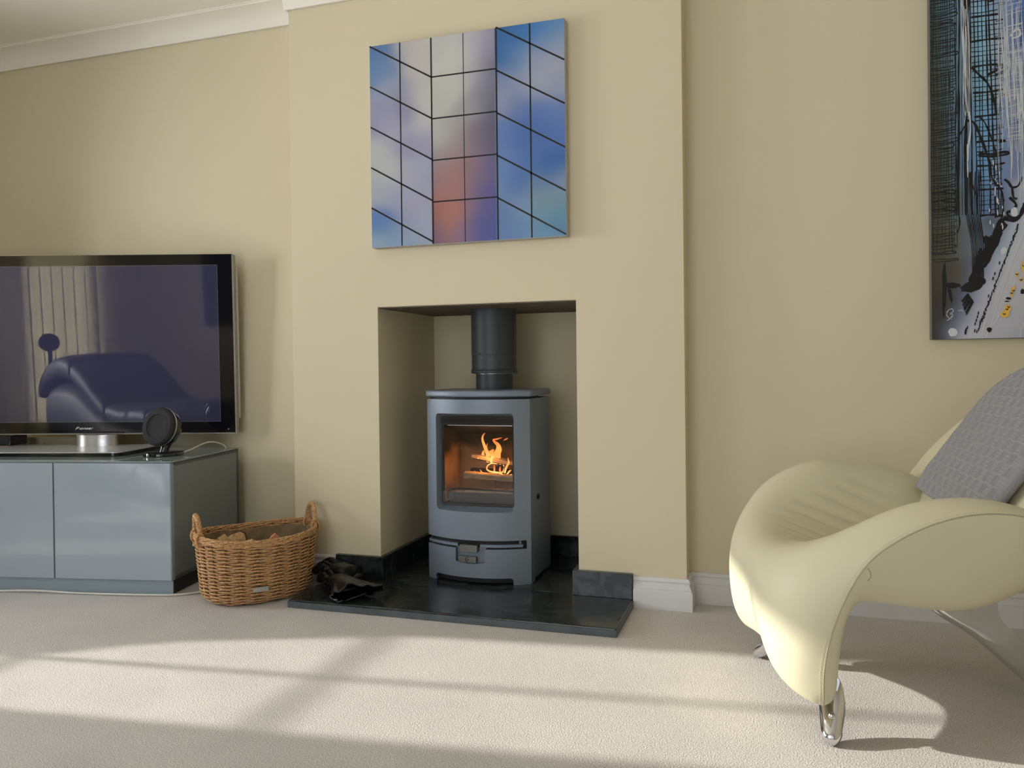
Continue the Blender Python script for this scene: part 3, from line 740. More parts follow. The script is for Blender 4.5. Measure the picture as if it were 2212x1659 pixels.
for x0, z0, x1, z1 in ((sx0, sz0, sx1, sz0+.0012), (sx0, sz1-.0012, sx1, sz1), (sx1-.0012, sz0, sx1, sz1)): sl.box(x0, .0006, z0, x1, .0015, z1)
obj('screen_edge', T(sl), 'greyline', tv, smooth=False)
tr = MB(); tr.box(tx1-.001, .003, tz0-.004, tx1+.0065, .028, tz1-.002); tr.box(tx0, .003, tz0-.006, tx1, .03, tz0)
tr.box(tx0, .003, tz1, tx1, .02, tz1+.002)
obj('side_trim', T(tr), 'tv_side', tv, smooth=False)
bk = MB().box(tx0+.02, .02, tz0+.004, tx1-.004, .05, tz1-.02); bk.box(tx1-.004, .028, tz0+.06, tx1+.012, .042, tz1-.05); bk.box(-.55, .05, -.3, .3, .095, .25)
obj('back_shell', T(bk), 'canvas_side', tv, smooth=False, bevel=.004)
text_mesh('logo', 'P', (.0187, .0122), 'logo', tv, Matrix.Translation((oc.x-.1542, oc.y-.0006, oc.z-.3495)) @ Matrix.Rotation(PI/2, 4, 'X'), shear=.5)
text_mesh('logo', '\u0131oneer', (.0635, .0084), 'logo', tv, Matrix.Translation((oc.x-.1135, oc.y-.0006, oc.z-.3514)) @ Matrix.Rotation(PI/2, 4, 'X'), shear=.4)
obj('standby_light', T(MB().lathe([(0, 0), (.002, 0), (.002, -.001), (0, -.001)], 8, Matrix.Translation((.5209, -.0002, -.3562)) @ Matrix.Rotation(-PI/2, 4, 'X'))), 'logo', tv)
# stand (level, turned with the cabinet)
pm = TI @ (Matrix.Translation((-.5823, -.3254, 0)) @ Matrix.Rotation(CA+math.radians(1.5), 4, 'Z'))
def rrect(x0, y0, x1, y1, r, n=6):
    o = []
    for cx_, cy_, a0 in ((x1-r, y1-r, 0), (x0+r, y1-r, 90), (x0+r, y0+r, 180), (x1-r, y0+r, 270)):
        for k in range(n+1): a = math.radians(a0+90*k/n); o.append((cx_+r*math.cos(a), cy_+r*math.sin(a)))
    return o
def St(mb): mb.v = [tuple(pm @ Vector(v)) for v in mb.v]; return mb
NX, NY = -.594, .43
obj('stand_base', St(MB().prism(rrect(-1.0, .155, -.315, .485, .035), .5112, .5225, lambda a, b, d: (a, b, d))), 'gloss_black', tv)
obj('stand_plate', St(MB().prism(rrect(-1.0, .155, -.315, .485, .035), .5227, .5265, lambda a, b, d: (a, b, d))), 'plate', tv)
def oval(rx, ry, z, n=40): return [(NX+rx*math.cos(2*PI*i/n), NY+ry*math.sin(2*PI*i/n), z) for i in range(n)]
nk = MB(); vs = []
prof = [(.092, .05, .5265), (.0915, .0498, .532), (.090, .049, .56), (.0925, .0495, .570), (.0925, .0495, .5755)]
for rx, ry, z in prof: vs += oval(rx, ry, z)
fs = [(j*40+i, j*40+(i+1) % 40, (j+1)*40+(i+1) % 40, (j+1)*40+i) for j in range(4) for i in range(40)]+[tuple(range(40))[::-1], tuple(range(160, 200))]
nk.add(vs, fs); obj('stand_neck', St(nk), 'silver', tv)

# ------------------------------------------------------------------ ball speaker on the cabinet
def ball_speaker(label, loc, axis, group, stand=0.):
    t = thing('ball_speaker', label, 'speaker', loc, 0, group); R0 = .079
    q = Vector(axis).normalized().to_track_quat('Z', 'Y').to_matrix().to_4x4(); zc = .113+stand
    m = Matrix.Translation((0, 0, zc)) @ q
    obj('shell', MB().lathe([(0, -.062), (.022, -.060), (.045, -.051), (.062, -.036), (.073, -.016), (.0765, .004), (.0765, .010), (0, .010)], 40, m), 'gloss_black', t)
    obj('trim_ring', MB().lathe([(.060, .0100), (R0-.0005, .0095), (R0+.0005, .012), (R0-.0005, .0145), (.060, .0145)], 40, m), 'silver', t)
    obj('grille', MB().lathe([(0, .0146), (R0-.001, .0146), (R0, .020), (R0-.002, .029), (R0-.010, .036), (.050, .0375), (.047, .0345), (.044, .033), (.02, .0325), (0, .0325)], 40, m), 'cloth_black', t)
    ar = MB().tube(catmull([(0, 0, .008), (.004, .008, .035+stand), (.012, .018, .055+stand), (.02, .035, .07+stand), (.012, .05, .095+stand), (.005, .042, .115+stand)], 6), [.0165]*13+[.016]*6+[.015]*6+[.012]*6, 14)
    obj('arm', ar, 'gloss_black', t)
    obj('base', MB().lathe([(0, 0), (.073, 0), (.075, .002), (.075, .009), (.0735, .0125), (.070, .0135), (.02, .0150), (0, .0150)], 48), 'gloss_black', t)
    return t
ball_speaker('black ball speaker on a round foot standing on the cabinet beside the television', (-.772, -.155, .5092), (-.02, -.985, .20), 'ball speakers')
cbm = MB().tube(catmull([(-.703, -.118, .5195), (-.705, -.07, .527), (-.715, -.01, .5375), (-.722, .05, .5435), (-.722, .105, .535), (-.722, .152, .5135), (-.724, .178, .46), (-.73, .165, .3)], 6), .0028, 8)
tag(obj('speaker_cable', cbm, 'cable'), 'white speaker cable arching over the back edge of the cabinet', 'cable')

# items behind the television
bx = thing('set_top_box', 'small black box on the stand plate under the television', 'box', (-1.73, -.10, .5275), CA)
obj('case', MB().box(-.10, -.05, .001, .10, .05, .046), 'gloss_black', bx, smooth=False, bevel=.004)
obj('front_panel', MB().box(-.094, -.052, .006, .094, -.050, .041), 'cloth_black', bx, smooth=False)
dk = thing('phone_dock', 'cream plastic dock standing behind the television stand', 'dock', (-1.60, .10, .509), CA-.1)
bd = MB().prism([(-.17, 0), (.13, 0), (.165, .018), (.175, .034), (.165, .043), (-.17, .043)], -.05, .045, lambda a, b, d: (a, d, b)); obj('body', bd, 'cream_plastic', dk, bevel=.004)
obj('foot', MB().box(-.06, -.062, 0, -.035, -.050, .018), 'cream_plastic', dk, smooth=False, bevel=.002)

# cable lying along the plinth
def cabw(s, d, z): v = Matrix.Rotation(CA, 4, 'Z') @ Vector((s, d, z)); return (v.x-.5823, v.y-.3254, z)
fc = MB().tube(catmull([cabw(-1.5, -.02, .006), cabw(-.9, -.012, .006), cabw(-.72, -.010, .006), cabw(-.63, -.008, .009), cabw(-.52, -.008, .0095), cabw(-.4, -.011, .006), cabw(-.25, -.014, .006), cabw(-.1, -.012, .006), cabw(0, -.004, .006), cabw(.06, .022, .006), cabw(.10, .06, .006), cabw(.12, .10, .006)], 6), .0035, 8)
tag(obj('floor_cable', fc, 'cable'), 'thin white cable lying on the carpet along the cabinet plinth', 'cable')

# ------------------------------------------------------------------ log basket
BA = math.radians(50); BC = Vector((-.290, -.213, 0))
bk_ = thing('log_basket', 'oval honey wicker log basket with two twisted handles', 'basket', BC, BA)
RA, RB, BH = .212, .178, .245
NS = 22
def bsec(z):  # semi axes at height
    t = z/BH; k = 1-.10*(1-t)-.16*max(0, 1-t/.16)**2; return RA*k, RB*k
def brim(th): return .017*(math.cos(th)**2)-.005
def bpt(th, z, off=0):
    a, b = bsec(min(max(z, 0), BH)); c, s = math.cos(th), math.sin(th); e = .86
    cc, ss = math.copysign(abs(c)**e, c), math.copysign(abs(s)**e, s)
    nx, ny = c/a, s/b; l = math.hypot(nx, ny); return Vector((a*cc+nx/l*off, b*ss+ny/l*off, z))
wv = MB(); NR = 37
for i in range(NR):
    z0 = .007+i*(BH-.024)/(NR-1); pts = []
    for k in range(NS*6):
        th = 2*PI*k/(NS*6); ph = (NS/2)*th+PI*i; z = z0+brim(th)*(z0/BH)+.0007*math.cos(2*ph)+.0012*math.sin(3*th+i)
        pts.append(bpt(th, z, .0055*math.cos(ph)))
    wv.tube(pts, .0030, 6, True)
obj('wicker_weave', wv, 'wicker', bk_, kind='stuff')
sk = MB()
for j in range(NS):
    for d in (-.011, .011):
        th = 2*PI*j/NS+d; sk.tube([bpt(th, z+brim(th)*z/BH, 0) for z in (.004, .03, .09, .15, .20, BH-.01)], .0032, 6)
obj('wicker_stakes', sk, 'wicker_dark', bk_, kind='stuff')
rm = MB()
for k in range(4):
    pts = []
    for q in range(240):
        th = 2*PI*q/240; ph = 7*th+k*PI/2; pts.append(bpt(th, BH-.008+brim(th)+.0052*math.sin(ph), .003+.0036*math.cos(ph)))
    rm.tube(pts, .0034, 6, True)
for dz in (-.022, -.017):
    rm.tube([bpt(2*PI*q/160, BH+dz+brim(2*PI*q/160)+.002*math.sin(24*PI*q/80), .006) for q in range(160)], .0032, 6, True)
obj('rim', rm, 'wicker', bk_)
for sgn in (1, -1):
    hd = MB(); c0 = []
    th0 = 0 if sgn > 0 else PI
    for q in range(41):
        u = q/40; an = PI*u
        th = th0+.235*math.cos(an)
        base = bpt(th, BH-.012, .002)
        zz = BH-.05+.120*math.sin(an)**.6 if 0 < u < 1 else BH-.05
        c0.append(Vector((base.x, base.y, zz)))
    c0 = [Vector((c.x, c.y, c.z+.006)) for c in c0]
    for k in range(5):
        pts = []
        for q, c in enumerate(c0):
            u = q/40; a = 2*PI*(3.2*u)+k*2*PI/5; t = (c0[min(q+1, 40)]-c0[max(q-1, 0)]).normalized(); e1 = Vector((sgn, 0, 0)); e1 = (e1-t*e1.dot(t)).normalized(); e2 = t.cross(e1)
            pts.append(c+(e1*math.cos(a)+e2*math.sin(a))*.0052)
        hd.tube(pts, .0042, 6)
    for e in (c0[0], c0[-1]):   # lashings round the rim
        for dd in (-.007, .004):
            ce = Vector((e.x*1.0, e.y+dd, BH-.006)); hd.tube([ce+Vector((.014*math.cos(2*PI*g/12), 0, .024*math.sin(2*PI*g/12))) for g in range(12)], .0038, 6, True)
    obj('handle', hd, 'wicker', bk_)
ln = MB(); NL = 64; vs = []; zs = [.012, .03, .1, .17, BH-.022]
for z in zs:
    for k in range(NL): th = 2*PI*k/NL; vs.append(bpt(th, z+brim(th)*z/BH, -.0115+.0012*math.sin(9*th)))
for z in reversed(zs):
    for k in range(NL): th = 2*PI*k/NL; vs.append(bpt(th, z+brim(th)*z/BH, -.0145+.0012*math.sin(9*th)))
R_n = 2*len(zs)
fs = [(j*NL+k, j*NL+(k+1) % NL, (j+1)*NL+(k+1) % NL, (j+1)*NL+k) for j in range(R_n-1) for k in range(NL)]
fs += [tuple(range(NL)), tuple(range((R_n-1)*NL, R_n*NL))]
ln.add(vs, fs); obj('lining', ln, 'lining', bk_)
# pewter tag on the front
pc = bpt(math.radians(-96), .062, .0115); pn = Vector((pc.x/RA**2, pc.y/RB**2, 0)).normalized(); px = Vector((0, 0, 1)).cross(pn)
tm = Matrix.Identity(4)
for i in range(3): tm[i][0], tm[i][1], tm[i][2], tm[i][3] = px[i], pn[i], (0, 0, 1)[i], pc[i]
tm = tm @ Matrix.Rotation(math.radians(1), 4, 'Y')
tgm = MB().box(-.0275, -.0012, -.0088, .0275, .0012, .0088)
for x0, z0, x1, z1 in ((-.0275, -.0088, .0275, -.0073), (-.0275, .0073, .0275, .0088), (-.0275, -.0073, -.026, .0073), (.026, -.0073, .0275, .0073)): tgm.box(x0, .0012, z0, x1, .0022, z1)
tgm.v = [tuple(tm @ Vector(v)) for v in tgm.v]
tgo = obj('name_tag', tgm, 'tag', bk_, smooth=False)
let = MB(); rnd = random.Random(3)
for i in range(11):
    xx = -.021+i*.0042; h = rnd.choice([.006, .008, .0095]); let.box(xx, .0012, -.0045, xx+.0009, .0019, -.0045+h)
    if i % 2: let.box(xx, .0012, -.0045+h*.5, xx+.0026, .0019, -.0037+h*.5)
    if i % 3 == 0: let.box(xx, .0012, -.0045+h-.0008, xx+.0028, .0019, -.0045+h)
let.v = [tuple(tm @ Vector(v)) for v in let.v]
obj('embossed_letters', let, 'silver', tgo, smooth=False)

def bw(x, y, z): v = Matrix.Rotation(BA, 4, 'Z') @ Vector((x, y, 0)); return (v.x+BC.x, v.y+BC.y, z)
q4 = [(-.03, -.024), (.028, -.026), (.032, .010), (.012, .026), (-.026, .022)]
tri = [(-.034, -.022), (.034, -.022), (.012, .026), (-.004, .030)]
half = [(-.034, -.02), (.034, -.02), (.030, .002), (.018, .018), (0, .024), (-.018, .018), (-.030, .002)]
G = 'logs in the wicker basket'
def wl2(x, y, z): return (BC.x+x, BC.y+y, z)     # along the room axes
split_log('firewood_log', wl2(-.150, -.105, .150), wl2(-.075, -.085, .218), [(-.034, -.022), (.030, -.025), (.032, .018), (-.028, .022)], 'wood', 'pale split log end leaning by the left basket handle', .1, G)
split_log('firewood_log', wl2(-.150, -.035, .165), wl2(-.035, -.055, .220), [(-.026, -.02), (.014, -.026), (.03, -.012), (.032, .012), (.016, .024), (-.026, .02)], 'wood', 'log with dark brown bark on its end in the basket', .0, G, bark=(1, 4, MT['bark']))
split_log('firewood_log', wl2(-.06, -.10, .18), wl2(.045, -.075, .205), half, 'wood', 'round topped pale log in the middle of the basket', 0, G)
split_log('firewood_log', wl2(.06, -.05, .16), wl2(.100, .0, .222), [(a*.8, b*.8) for a, b in tri], 'wood_red', 'reddish wedge log poking up in the basket', .2, G)
split_log('firewood_log', wl2(-.10, .05, .11), wl2(.09, .09, .11), q4, 'wood', 'log lying low along the far side of the basket', 0, G)
split_log('firewood_log', wl2(-.13, -.04, .075), wl2(.12, -.03, .075), q4, 'wood', 'log buried under the others in the basket', .4, G)
split_log('firewood_log', wl2(.02, .045, .155), wl2(.11, .075, .155), q4, 'wood', 'log lying low near the right basket handle', .9, G)

# ------------------------------------------------------------------ gloves on the hearth
def glove(label, loc, rz, cuff=True, zs=1., rx=0.):
    t = thing('fire_glove', label, 'glove', loc, rz, 'gloves on the hearth')
    # local: fingers to +x, cuff to -x
    hb = MB(); N_ = 28; vs = []
    secs = [(-.03, .048, .022, .027), (-.005, .049, .025, .028), (.025, .052, .026, .029), (.050, .052, .024, .028), (.068, .048, .018, .026), (.078, .036, .010, .025)]
    for x, hw_, hh_, zc_ in secs:
        for i in range(N_):
            a = 2*PI*i/N_; vs.append((x+.006*math.sin(a), hw_*math.copysign(abs(math.cos(a))**.75, math.cos(a)), max(.0015, zc_+(hh_+.003*math.sin(3*a+x*60))*math.sin(a))))
    hb.add(vs, [(j*N_+i, j*N_+(i+1) % N_, (j+1)*N_+(i+1) % N_, (j+1)*N_+i) for j in range(len(secs)-1) for i in range(N_)]+[tuple(range(N_))[::-1], tuple(range((len(secs)-1)*N_, len(secs)*N_))])
    for fy, l, up_ in ((-.038, .066, .010), (-.013, .088, .022), (.013, .082, .016), (.037, .060, .012)):
        P_ = catmull([(.045, fy, .027), (.066, fy*1.06, .031+up_*.4), (.066+l*.42, fy*1.14, .030+up_), (.066+l*.78, fy*1.18, .024+up_*.5), (.066+l, fy*1.2, .0165)], 5); n_ = len(P_)
        hb.tube(P_, [(.0155 if i < n_-4 else (.0150, .0135, .0105, .005)[i-(n_-4)])*(1+.07*math.sin(i*1.5)) for i in range(n_)], 12)
    if cuff:
        P_ = catmull([(-.005, -.035, .026), (.02, -.062, .030), (.045, -.082, .028), (.068, -.090, .018)], 5); n_ = len(P_)
        hb.tube(P_, [.0165 if i < n_-3 else (.015, .011, .005)[i-(n_-3)] for i in range(n_)], 12)
    hb.v = [(a, b, max(c, .0008)) for a, b, c in hb.v]
    obj('hand', hb, 'glove', t, angle=75)
    if cuff:
        N = 72; mb = MB(); vs = []; prof = [(-.0, .050, .026), (-.03, .052, .027), (-.07, .066, .026), (-.11, .083, .023), (-.145, .094, .021), (-.150, .095, .0215)]
        for inner in (0, 1):
            for (x, hw, hh) in (prof if not inner else prof[::-1]):
                for i in range(N):
                    a = 2*PI*i/N; w = max(0, -x-.03)/.12
                    rip = w*(.0055*math.sin(5*a+.6)+.0035*math.sin(9*a+2)+.0025*math.sin(14*a)); o_ = -.003 if inner else 0
                    y = (hw+o_+rip*.6)*math.copysign(abs(math.cos(a))**.8, math.cos(a)); z = .030+(hh+o_+rip)*math.copysign(abs(math.sin(a))**.9, math.sin(a))*(1 if math.sin(a) > 0 else .95)
                    vs.append((x+rip*.9*w-.03*w*math.cos(a*2+.8)*.5, y, max(z, .002+(.0025 if inner else 0))))
        n_r = 12
        fs = [(j*N+i, j*N+(i+1) % N, (j+1)*N+(i+1) % N, (j+1)*N+i) for j in range(n_r-1) for i in range(N)]
        mb.add(vs, fs); obj('cuff', mb, 'glove', t, angle=70)
        hem = MB().tube([(a, b, max(c, .0035)) for a, b, c in (vs[5*N+i] for i in range(N))], .0030, 8, True); obj('hem', hem, 'hem', t)
    return t
glove('shiny black leather gauntlet lying on the slate with its wavy cuff open', (.062, -.188, ZH+.0005), math.radians(141))
g2 = glove('second black leather glove tucked behind the first against the upstand', (.026, -.098, ZH+.019), math.radians(166), cuff=False)

# ------------------------------------------------------------------ wall art over the stove
def rbf_paint(me, uvs, pts, regions, k, sig):
    P = np.array([p[:2] for p in pts]); Cc = np.array([lin(p[2]) for p in pts]); out = np.zeros((len(uvs), 3)); R = np.array([regions(p[0], p[1]) for p in pts])
    for i, (u, v) in enumerate(uvs):
        r = regions(u, v); m = R == r; d2 = ((P[m]-[u, v])**2).sum(1); w = np.exp(-d2/(2*sig*sig))+1e-6/(d2+1e-3); out[i] = (w[:, None]*Cc[m]).sum(0)/w.sum()
    out = np.clip(out*k, 0, .95); ca = me.color_attributes.new('paint', 'FLOAT_COLOR', 'POINT')
    ca.data.foreach_set('color', np.concatenate([out, np.ones((len(uvs), 1))], 1).astype(np.float32).ravel())
SOFT = lambda c: tuple(c[i]*.93+(sum(c)/3)*.07 for i in range(3))
ART = [(.05,.97,(70,105,155)),(.12,.9,(95,120,160)),(.05,.87,(80,118,165)),(.1,.78,(130,140,165)),(.05,.65,(130,130,162)),(.1,.6,(140,140,165)),(.15,.55,(150,150,170)),(.05,.45,(160,165,168)),(.1,.35,(164,167,170)),(.05,.28,(150,155,166)),(.12,.25,(140,145,172)),(.06,.12,(70,108,168)),(.12,.08,(100,130,172)),(.05,.02,(130,150,172)),(.14,.02,(115,143,172)),
 (.2,.95,(165,160,162)),(.25,.88,(172,168,166)),(.3,.95,(174,172,168)),(.19,.75,(122,122,152)),(.25,.75,(168,168,168)),(.3,.7,(172,172,170)),(.2,.65,(118,118,152)),(.28,.6,(168,168,172)),(.2,.5,(130,130,162)),(.28,.5,(140,140,166)),(.2,.35,(152,152,170)),(.28,.35,(140,145,172)),(.25,.2,(146,146,170)),(.2,.12,(140,140,170)),(.3,.1,(142,150,174)),(.2,.03,(130,150,174)),
 (.37,.95,(172,172,172)),(.45,.9,(178,178,174)),(.37,.7,(168,168,164)),(.45,.75,(174,174,168)),(.37,.5,(164,164,164)),(.45,.53,(152,150,150)),(.36,.42,(130,130,138)),(.42,.42,(142,116,122)),(.47,.47,(136,124,130)),(.36,.3,(120,108,124)),(.4,.33,(156,108,106)),(.46,.35,(142,110,110)),(.38,.25,(156,104,98)),(.45,.25,(148,105,105)),(.36,.15,(126,88,88)),(.42,.15,(168,106,88)),(.47,.12,(152,105,100)),(.36,.03,(100,80,112)),(.42,.05,(155,106,94)),(.48,.04,(110,98,132)),
 (.53,.95,(168,168,172)),(.6,.95,(150,148,166)),(.65,.93,(118,113,146)),(.53,.8,(164,164,168)),(.6,.78,(130,130,146)),(.65,.78,(88,88,120)),(.53,.65,(142,142,148)),(.6,.68,(114,114,130)),(.65,.65,(82,82,106)),(.52,.5,(122,105,116)),(.57,.5,(104,94,116)),(.64,.5,(78,78,108)),(.53,.35,(128,100,110)),(.58,.33,(110,95,122)),(.64,.33,(80,80,128)),(.53,.2,(122,100,120)),(.6,.2,(88,82,134)),(.65,.2,(70,76,136)),(.53,.08,(90,84,134)),(.6,.07,(72,78,140)),(.65,.05,(66,78,140)),
 (.7,.97,(40,92,150)),(.78,.95,(44,102,165)),(.7,.85,(40,92,155)),(.78,.85,(88,124,168)),(.7,.75,(108,124,162)),(.78,.72,(126,136,168)),(.7,.65,(130,135,164)),(.77,.62,(82,108,162)),(.7,.5,(82,112,168)),(.78,.5,(60,96,164)),(.7,.35,(88,118,172)),(.78,.35,(70,106,168)),(.7,.25,(98,128,172)),(.76,.25,(44,90,158)),(.78,.18,(110,135,172)),(.7,.1,(82,112,162)),(.78,.08,(98,128,168)),(.7,.03,(88,118,168)),(.78,.03,(82,118,168)),
 (.87,.97,(40,106,175)),(.95,.97,(78,124,172)),(.9,.9,(95,130,172)),(.97,.88,(132,142,168)),(.87,.82,(138,145,168)),(.95,.8,(144,149,168)),(.87,.7,(144,152,170)),(.95,.68,(130,140,168)),(.87,.6,(66,102,168)),(.95,.57,(78,108,168)),(.87,.48,(60,96,162)),(.95,.45,(66,102,168)),(.87,.37,(56,96,162)),(.95,.35,(30,86,154)),(.9,.3,(36,92,158)),(.97,.25,(110,130,162)),(.87,.25,(98,124,158)),(.9,.18,(108,134,142)),(.95,.1,(84,130,152)),(.87,.1,(100,135,162)),(.9,.03,(78,124,162)),(.97,.03,(68,114,158))]
AX_, AZ_, AS_ = .5076, 1.7026, .7751
art = thing('canvas_print', 'square canvas print of a blue mirrored glass tower over the stove', 'picture', (AX_, 0, AZ_))
h = AS_/2
obj('canvas_frame', MB().box(-h, -.0395, -h, h, -.001, h), 'canvas_side', art, smooth=False, bevel=.002)
uvs = [(i/96, j/96) for j in range(97) for i in range(97)]
pic = MB().grid(lambda u, v: (-h+.0015+(AS_-.003)*u, -.0400, -h+.0015+(AS_-.003)*v), 96, 96)
po = obj('printed_face', pic, 'paint', art, smooth=False)
rbf_paint(po.data, uvs, [(a, b, SOFT(c)) for a, b, c in ART], lambda u, v: min(2, int(u*3)), 1.22, .045)
def line2(mb, u0, v0, u1, v1, w, y=-.0404):
    x0, z0, x1, z1 = -h+AS_*u0, -h+AS_*v0, -h+AS_*u1, -h+AS_*v1; d = math.hypot(x1-x0, z1-z0); nx, nz = -(z1-z0)/d*w/2, (x1-x0)/d*w/2
    mb.add([(x0-nx, y, z0-nz), (x1-nx, y, z1-nz), (x1+nx, y, z1+nz), (x0+nx, y, z0+nz)]+[(a, y+.0006, b) for a, b in ((x0-nx, z0-nz), (x1-nx, z1-nz), (x1+nx, z1+nz), (x0+nx, z0+nz))], [(0, 1, 2, 3), (7, 6, 5, 4), (0, 4, 5, 1), (1, 5, 6, 2), (2, 6, 7, 3), (3, 7, 4, 0)])
gl_ = MB()
for k, w in ((1, .0052), (2, .0062), (3, .0030), (4, .0062), (5, .0058)): line2(gl_, k/6, .002, k/6, .998, w)
for k in range(5):
    line2(gl_, .002, 1-.2*k-.001, 1/3, .808-.2*k+.001*k, .0062)
    if k < 4: line2(gl_, 1/3, .808-.2012*k, 2/3, .808-.2012*k, .0055)
    line2(gl_, 2/3, 1-.2*k+.002*(k == 0)-.0, .998, .808-.2*k, .0062)
obj('printed_lines', gl_, 'ink', art, smooth=False)
for k in range(4):
    z = -h+AS_*(.808-.2*k); sl_ = MB(); sl_.add([(h+.0003, -.039, z), (h+.0003, -.001, z-.045), (h+.0003, -.001, z-.047), (h+.0003, -.039, z-.002), (h, -.039, z), (h, -.001, z-.045), (h, -.001, z-.047), (h, -.039, z-.002)], [(0, 1, 2, 3), (4, 7, 6, 5), (0, 4, 5, 1), (1, 5, 6, 2), (2, 6, 7, 3), (3, 7, 4, 0)])
    obj('edge_line', sl_, 'greyline', art, smooth=False)

# ------------------------------------------------------------------ large painting on the right
P2X, P2Z, P2W, P2H = 2.0855, .9235, 1.0, 1.25
p2 = thing('abstract_painting', 'tall abstract city street painting in blue with black ink lines', 'picture', (P2X, RECR, P2Z))
obj('canvas_frame', MB().box(0, -.0335, 0, P2W, -.001, P2H), 'canvas_side2', p2, smooth=False, bevel=.002)
def zx(px): return (px-70)*.000607
def zz(py): return (1598-py)/1456
A2 = []
for y, c0, c1, c2, c3, c4, c5, c6 in ((0,(38,48,40),(60,85,100),(75,110,135),(120,130,145),(104,148,176),(115,130,155),(64,90,150)),(200,(40,48,38),(58,74,80),(70,105,125),(95,105,125),(108,152,176),(125,135,155),(55,80,130)),(400,(42,48,38),(55,65,62),(70,105,122),(90,100,118),(100,145,170),(115,130,150),(65,85,130)),(600,(44,46,38),(54,58,50),(75,105,130),(85,95,120),(88,135,170),(95,118,150),(75,85,125)),(800,(46,46,40),(52,54,46),(70,95,112),(80,95,120),(82,125,165),(88,108,142),(95,105,135)),(950,(44,42,34),(52,52,38),(62,80,80),(78,92,110),(70,105,145),(75,95,130),(140,145,160)),(1150,(46,42,34),(56,56,42),(66,68,62),(84,88,100),(80,100,115),(90,110,135),(160,162,170)),(1300,(44,38,32),(54,52,38),(58,52,44),(78,80,86),(90,105,130),(140,140,155),(152,152,160)),(1420,(40,36,30),(46,42,34),(54,50,44),(70,78,110),(115,110,140),(150,150,160),(146,146,154)),(1500,(40,36,30),(44,40,34),(56,58,80),(85,85,120),(140,140,158),(146,148,158),(142,143,152)),(1600,(38,34,30),(42,38,34),(150,150,156),(150,150,160),(146,146,158),(142,144,154),(136,138,148))):
    for x, c in zip((70, 140, 205, 250, 310, 400, 490), (c0, c1, c2, c3, c4, c5, c6)): A2.append((zx(x), zz(y), c))
for x in (.45, .7, .95):
    for z, c in ((0, (130, 130, 140)), (.35, (150, 150, 158)), (.7, (75, 95, 135)), (1.2, (60, 85, 140))): A2.append((x, z, c))
# the pale street diagonal
for py in range(980, 1600, 40):
    xe = 500-(py-980)*.50
    A2.append((zx(xe+30), zz(py), (168, 170, 176))); A2.append((zx(xe+80), zz(py), (150, 151, 158))); A2.append((zx(xe+5), zz(py), (120, 125, 155) if py > 1250 else (120, 140, 165))); A2.append((zx(xe-35), zz(py), (60, 68, 84)))
NU, NV = 130, 110
g2_ = MB().grid(lambda u, v: (.0012+(P2W-.0024)*u**1.8, -.0338, .0012+(P2H-.0024)*v), NU, NV)
pf = obj('painted_face', g2_, 'paint2', p2, smooth=False)
rbf_paint(pf.data, [(.0012+(P2W-.0024)*(i/NU)**1.8, P2H*j/NV) for j in range(NV+1) for i in range(NU+1)], A2, lambda u, v: 0, 1.7, .022)
rn = random.Random(11)
LAY = [0]
def layer():
    LAY[0] += 1; return -.0340-3e-6*LAY[0]
def stroke(mb, pts, w, y=0, n=4):
    """flat ink line through zoom-pixel points"""
    c = catmull([(zx(a), 0, zz(b)) for a, b in pts], n) if len(pts) > 2 else [Vector((zx(a), 0, zz(b))) for a, b in pts]
    c = [p for p in c if .001 < p.x < P2W-.002 and .001 < p.z < P2H-.002]
    if len(c) < 2: return
    y = layer(); vs = []; m = len(c); ws = w if hasattr(w, '__len__') else (w, w)
    for i, p in enumerate(c):
        t = (c[min(i+1, m-1)]-c[max(i-1, 0)]); t = t.normalized() if t.length > 0 else Vector((1, 0, 0)); nn = Vector((-t.z, 0, t.x)); ww = (ws[0]+(ws[1]-ws[0])*i/(m-1))*.72*(1+.25*math.sin(i*1.3))
        vs += [(p.x+nn.x*ww, y, p.z+nn.z*ww), (p.x-nn.x*ww, y, p.z-nn.z*ww)]
    mb.add(vs, [(2*i, 2*i+1, 2*i+3, 2*i+2) for i in range(m-1)])
bl, whm, ye = MB(), MB(), MB()
def J(a, s): return a+rn.uniform(-s, s)
# left block: dense scribbled grid
for i in range(11):
    x = 78+i*11.5; stroke(bl, [(J(x, 4), -20+k*150+J(0, 20)) if 1 else 0 for k in range(9)][:rn.choice([8, 9, 9])], rn.uniform(.0008, .0016))
y = -10
while y < 1240:
    a, b = J(72, 3), J(188, 14); stroke(bl, [(a, y), (J(110, 6), J(y, 3)), (J(150, 6), J(y-3, 4)), (b, J(y-6, 5)), (b+2, y+4), (J(150, 9), J(y+9, 4)), (a+8, J(y+12, 4))], rn.uniform(.0012, .0026))
    y += rn.uniform(17, 33)
for y0 in (905, 945, 985): stroke(bl, [(76, y0+4), (120, y0), (160, y0-8), (186, y0-2), (186, y0+10), (160, y0+8), (125, y0+2)], .0035)
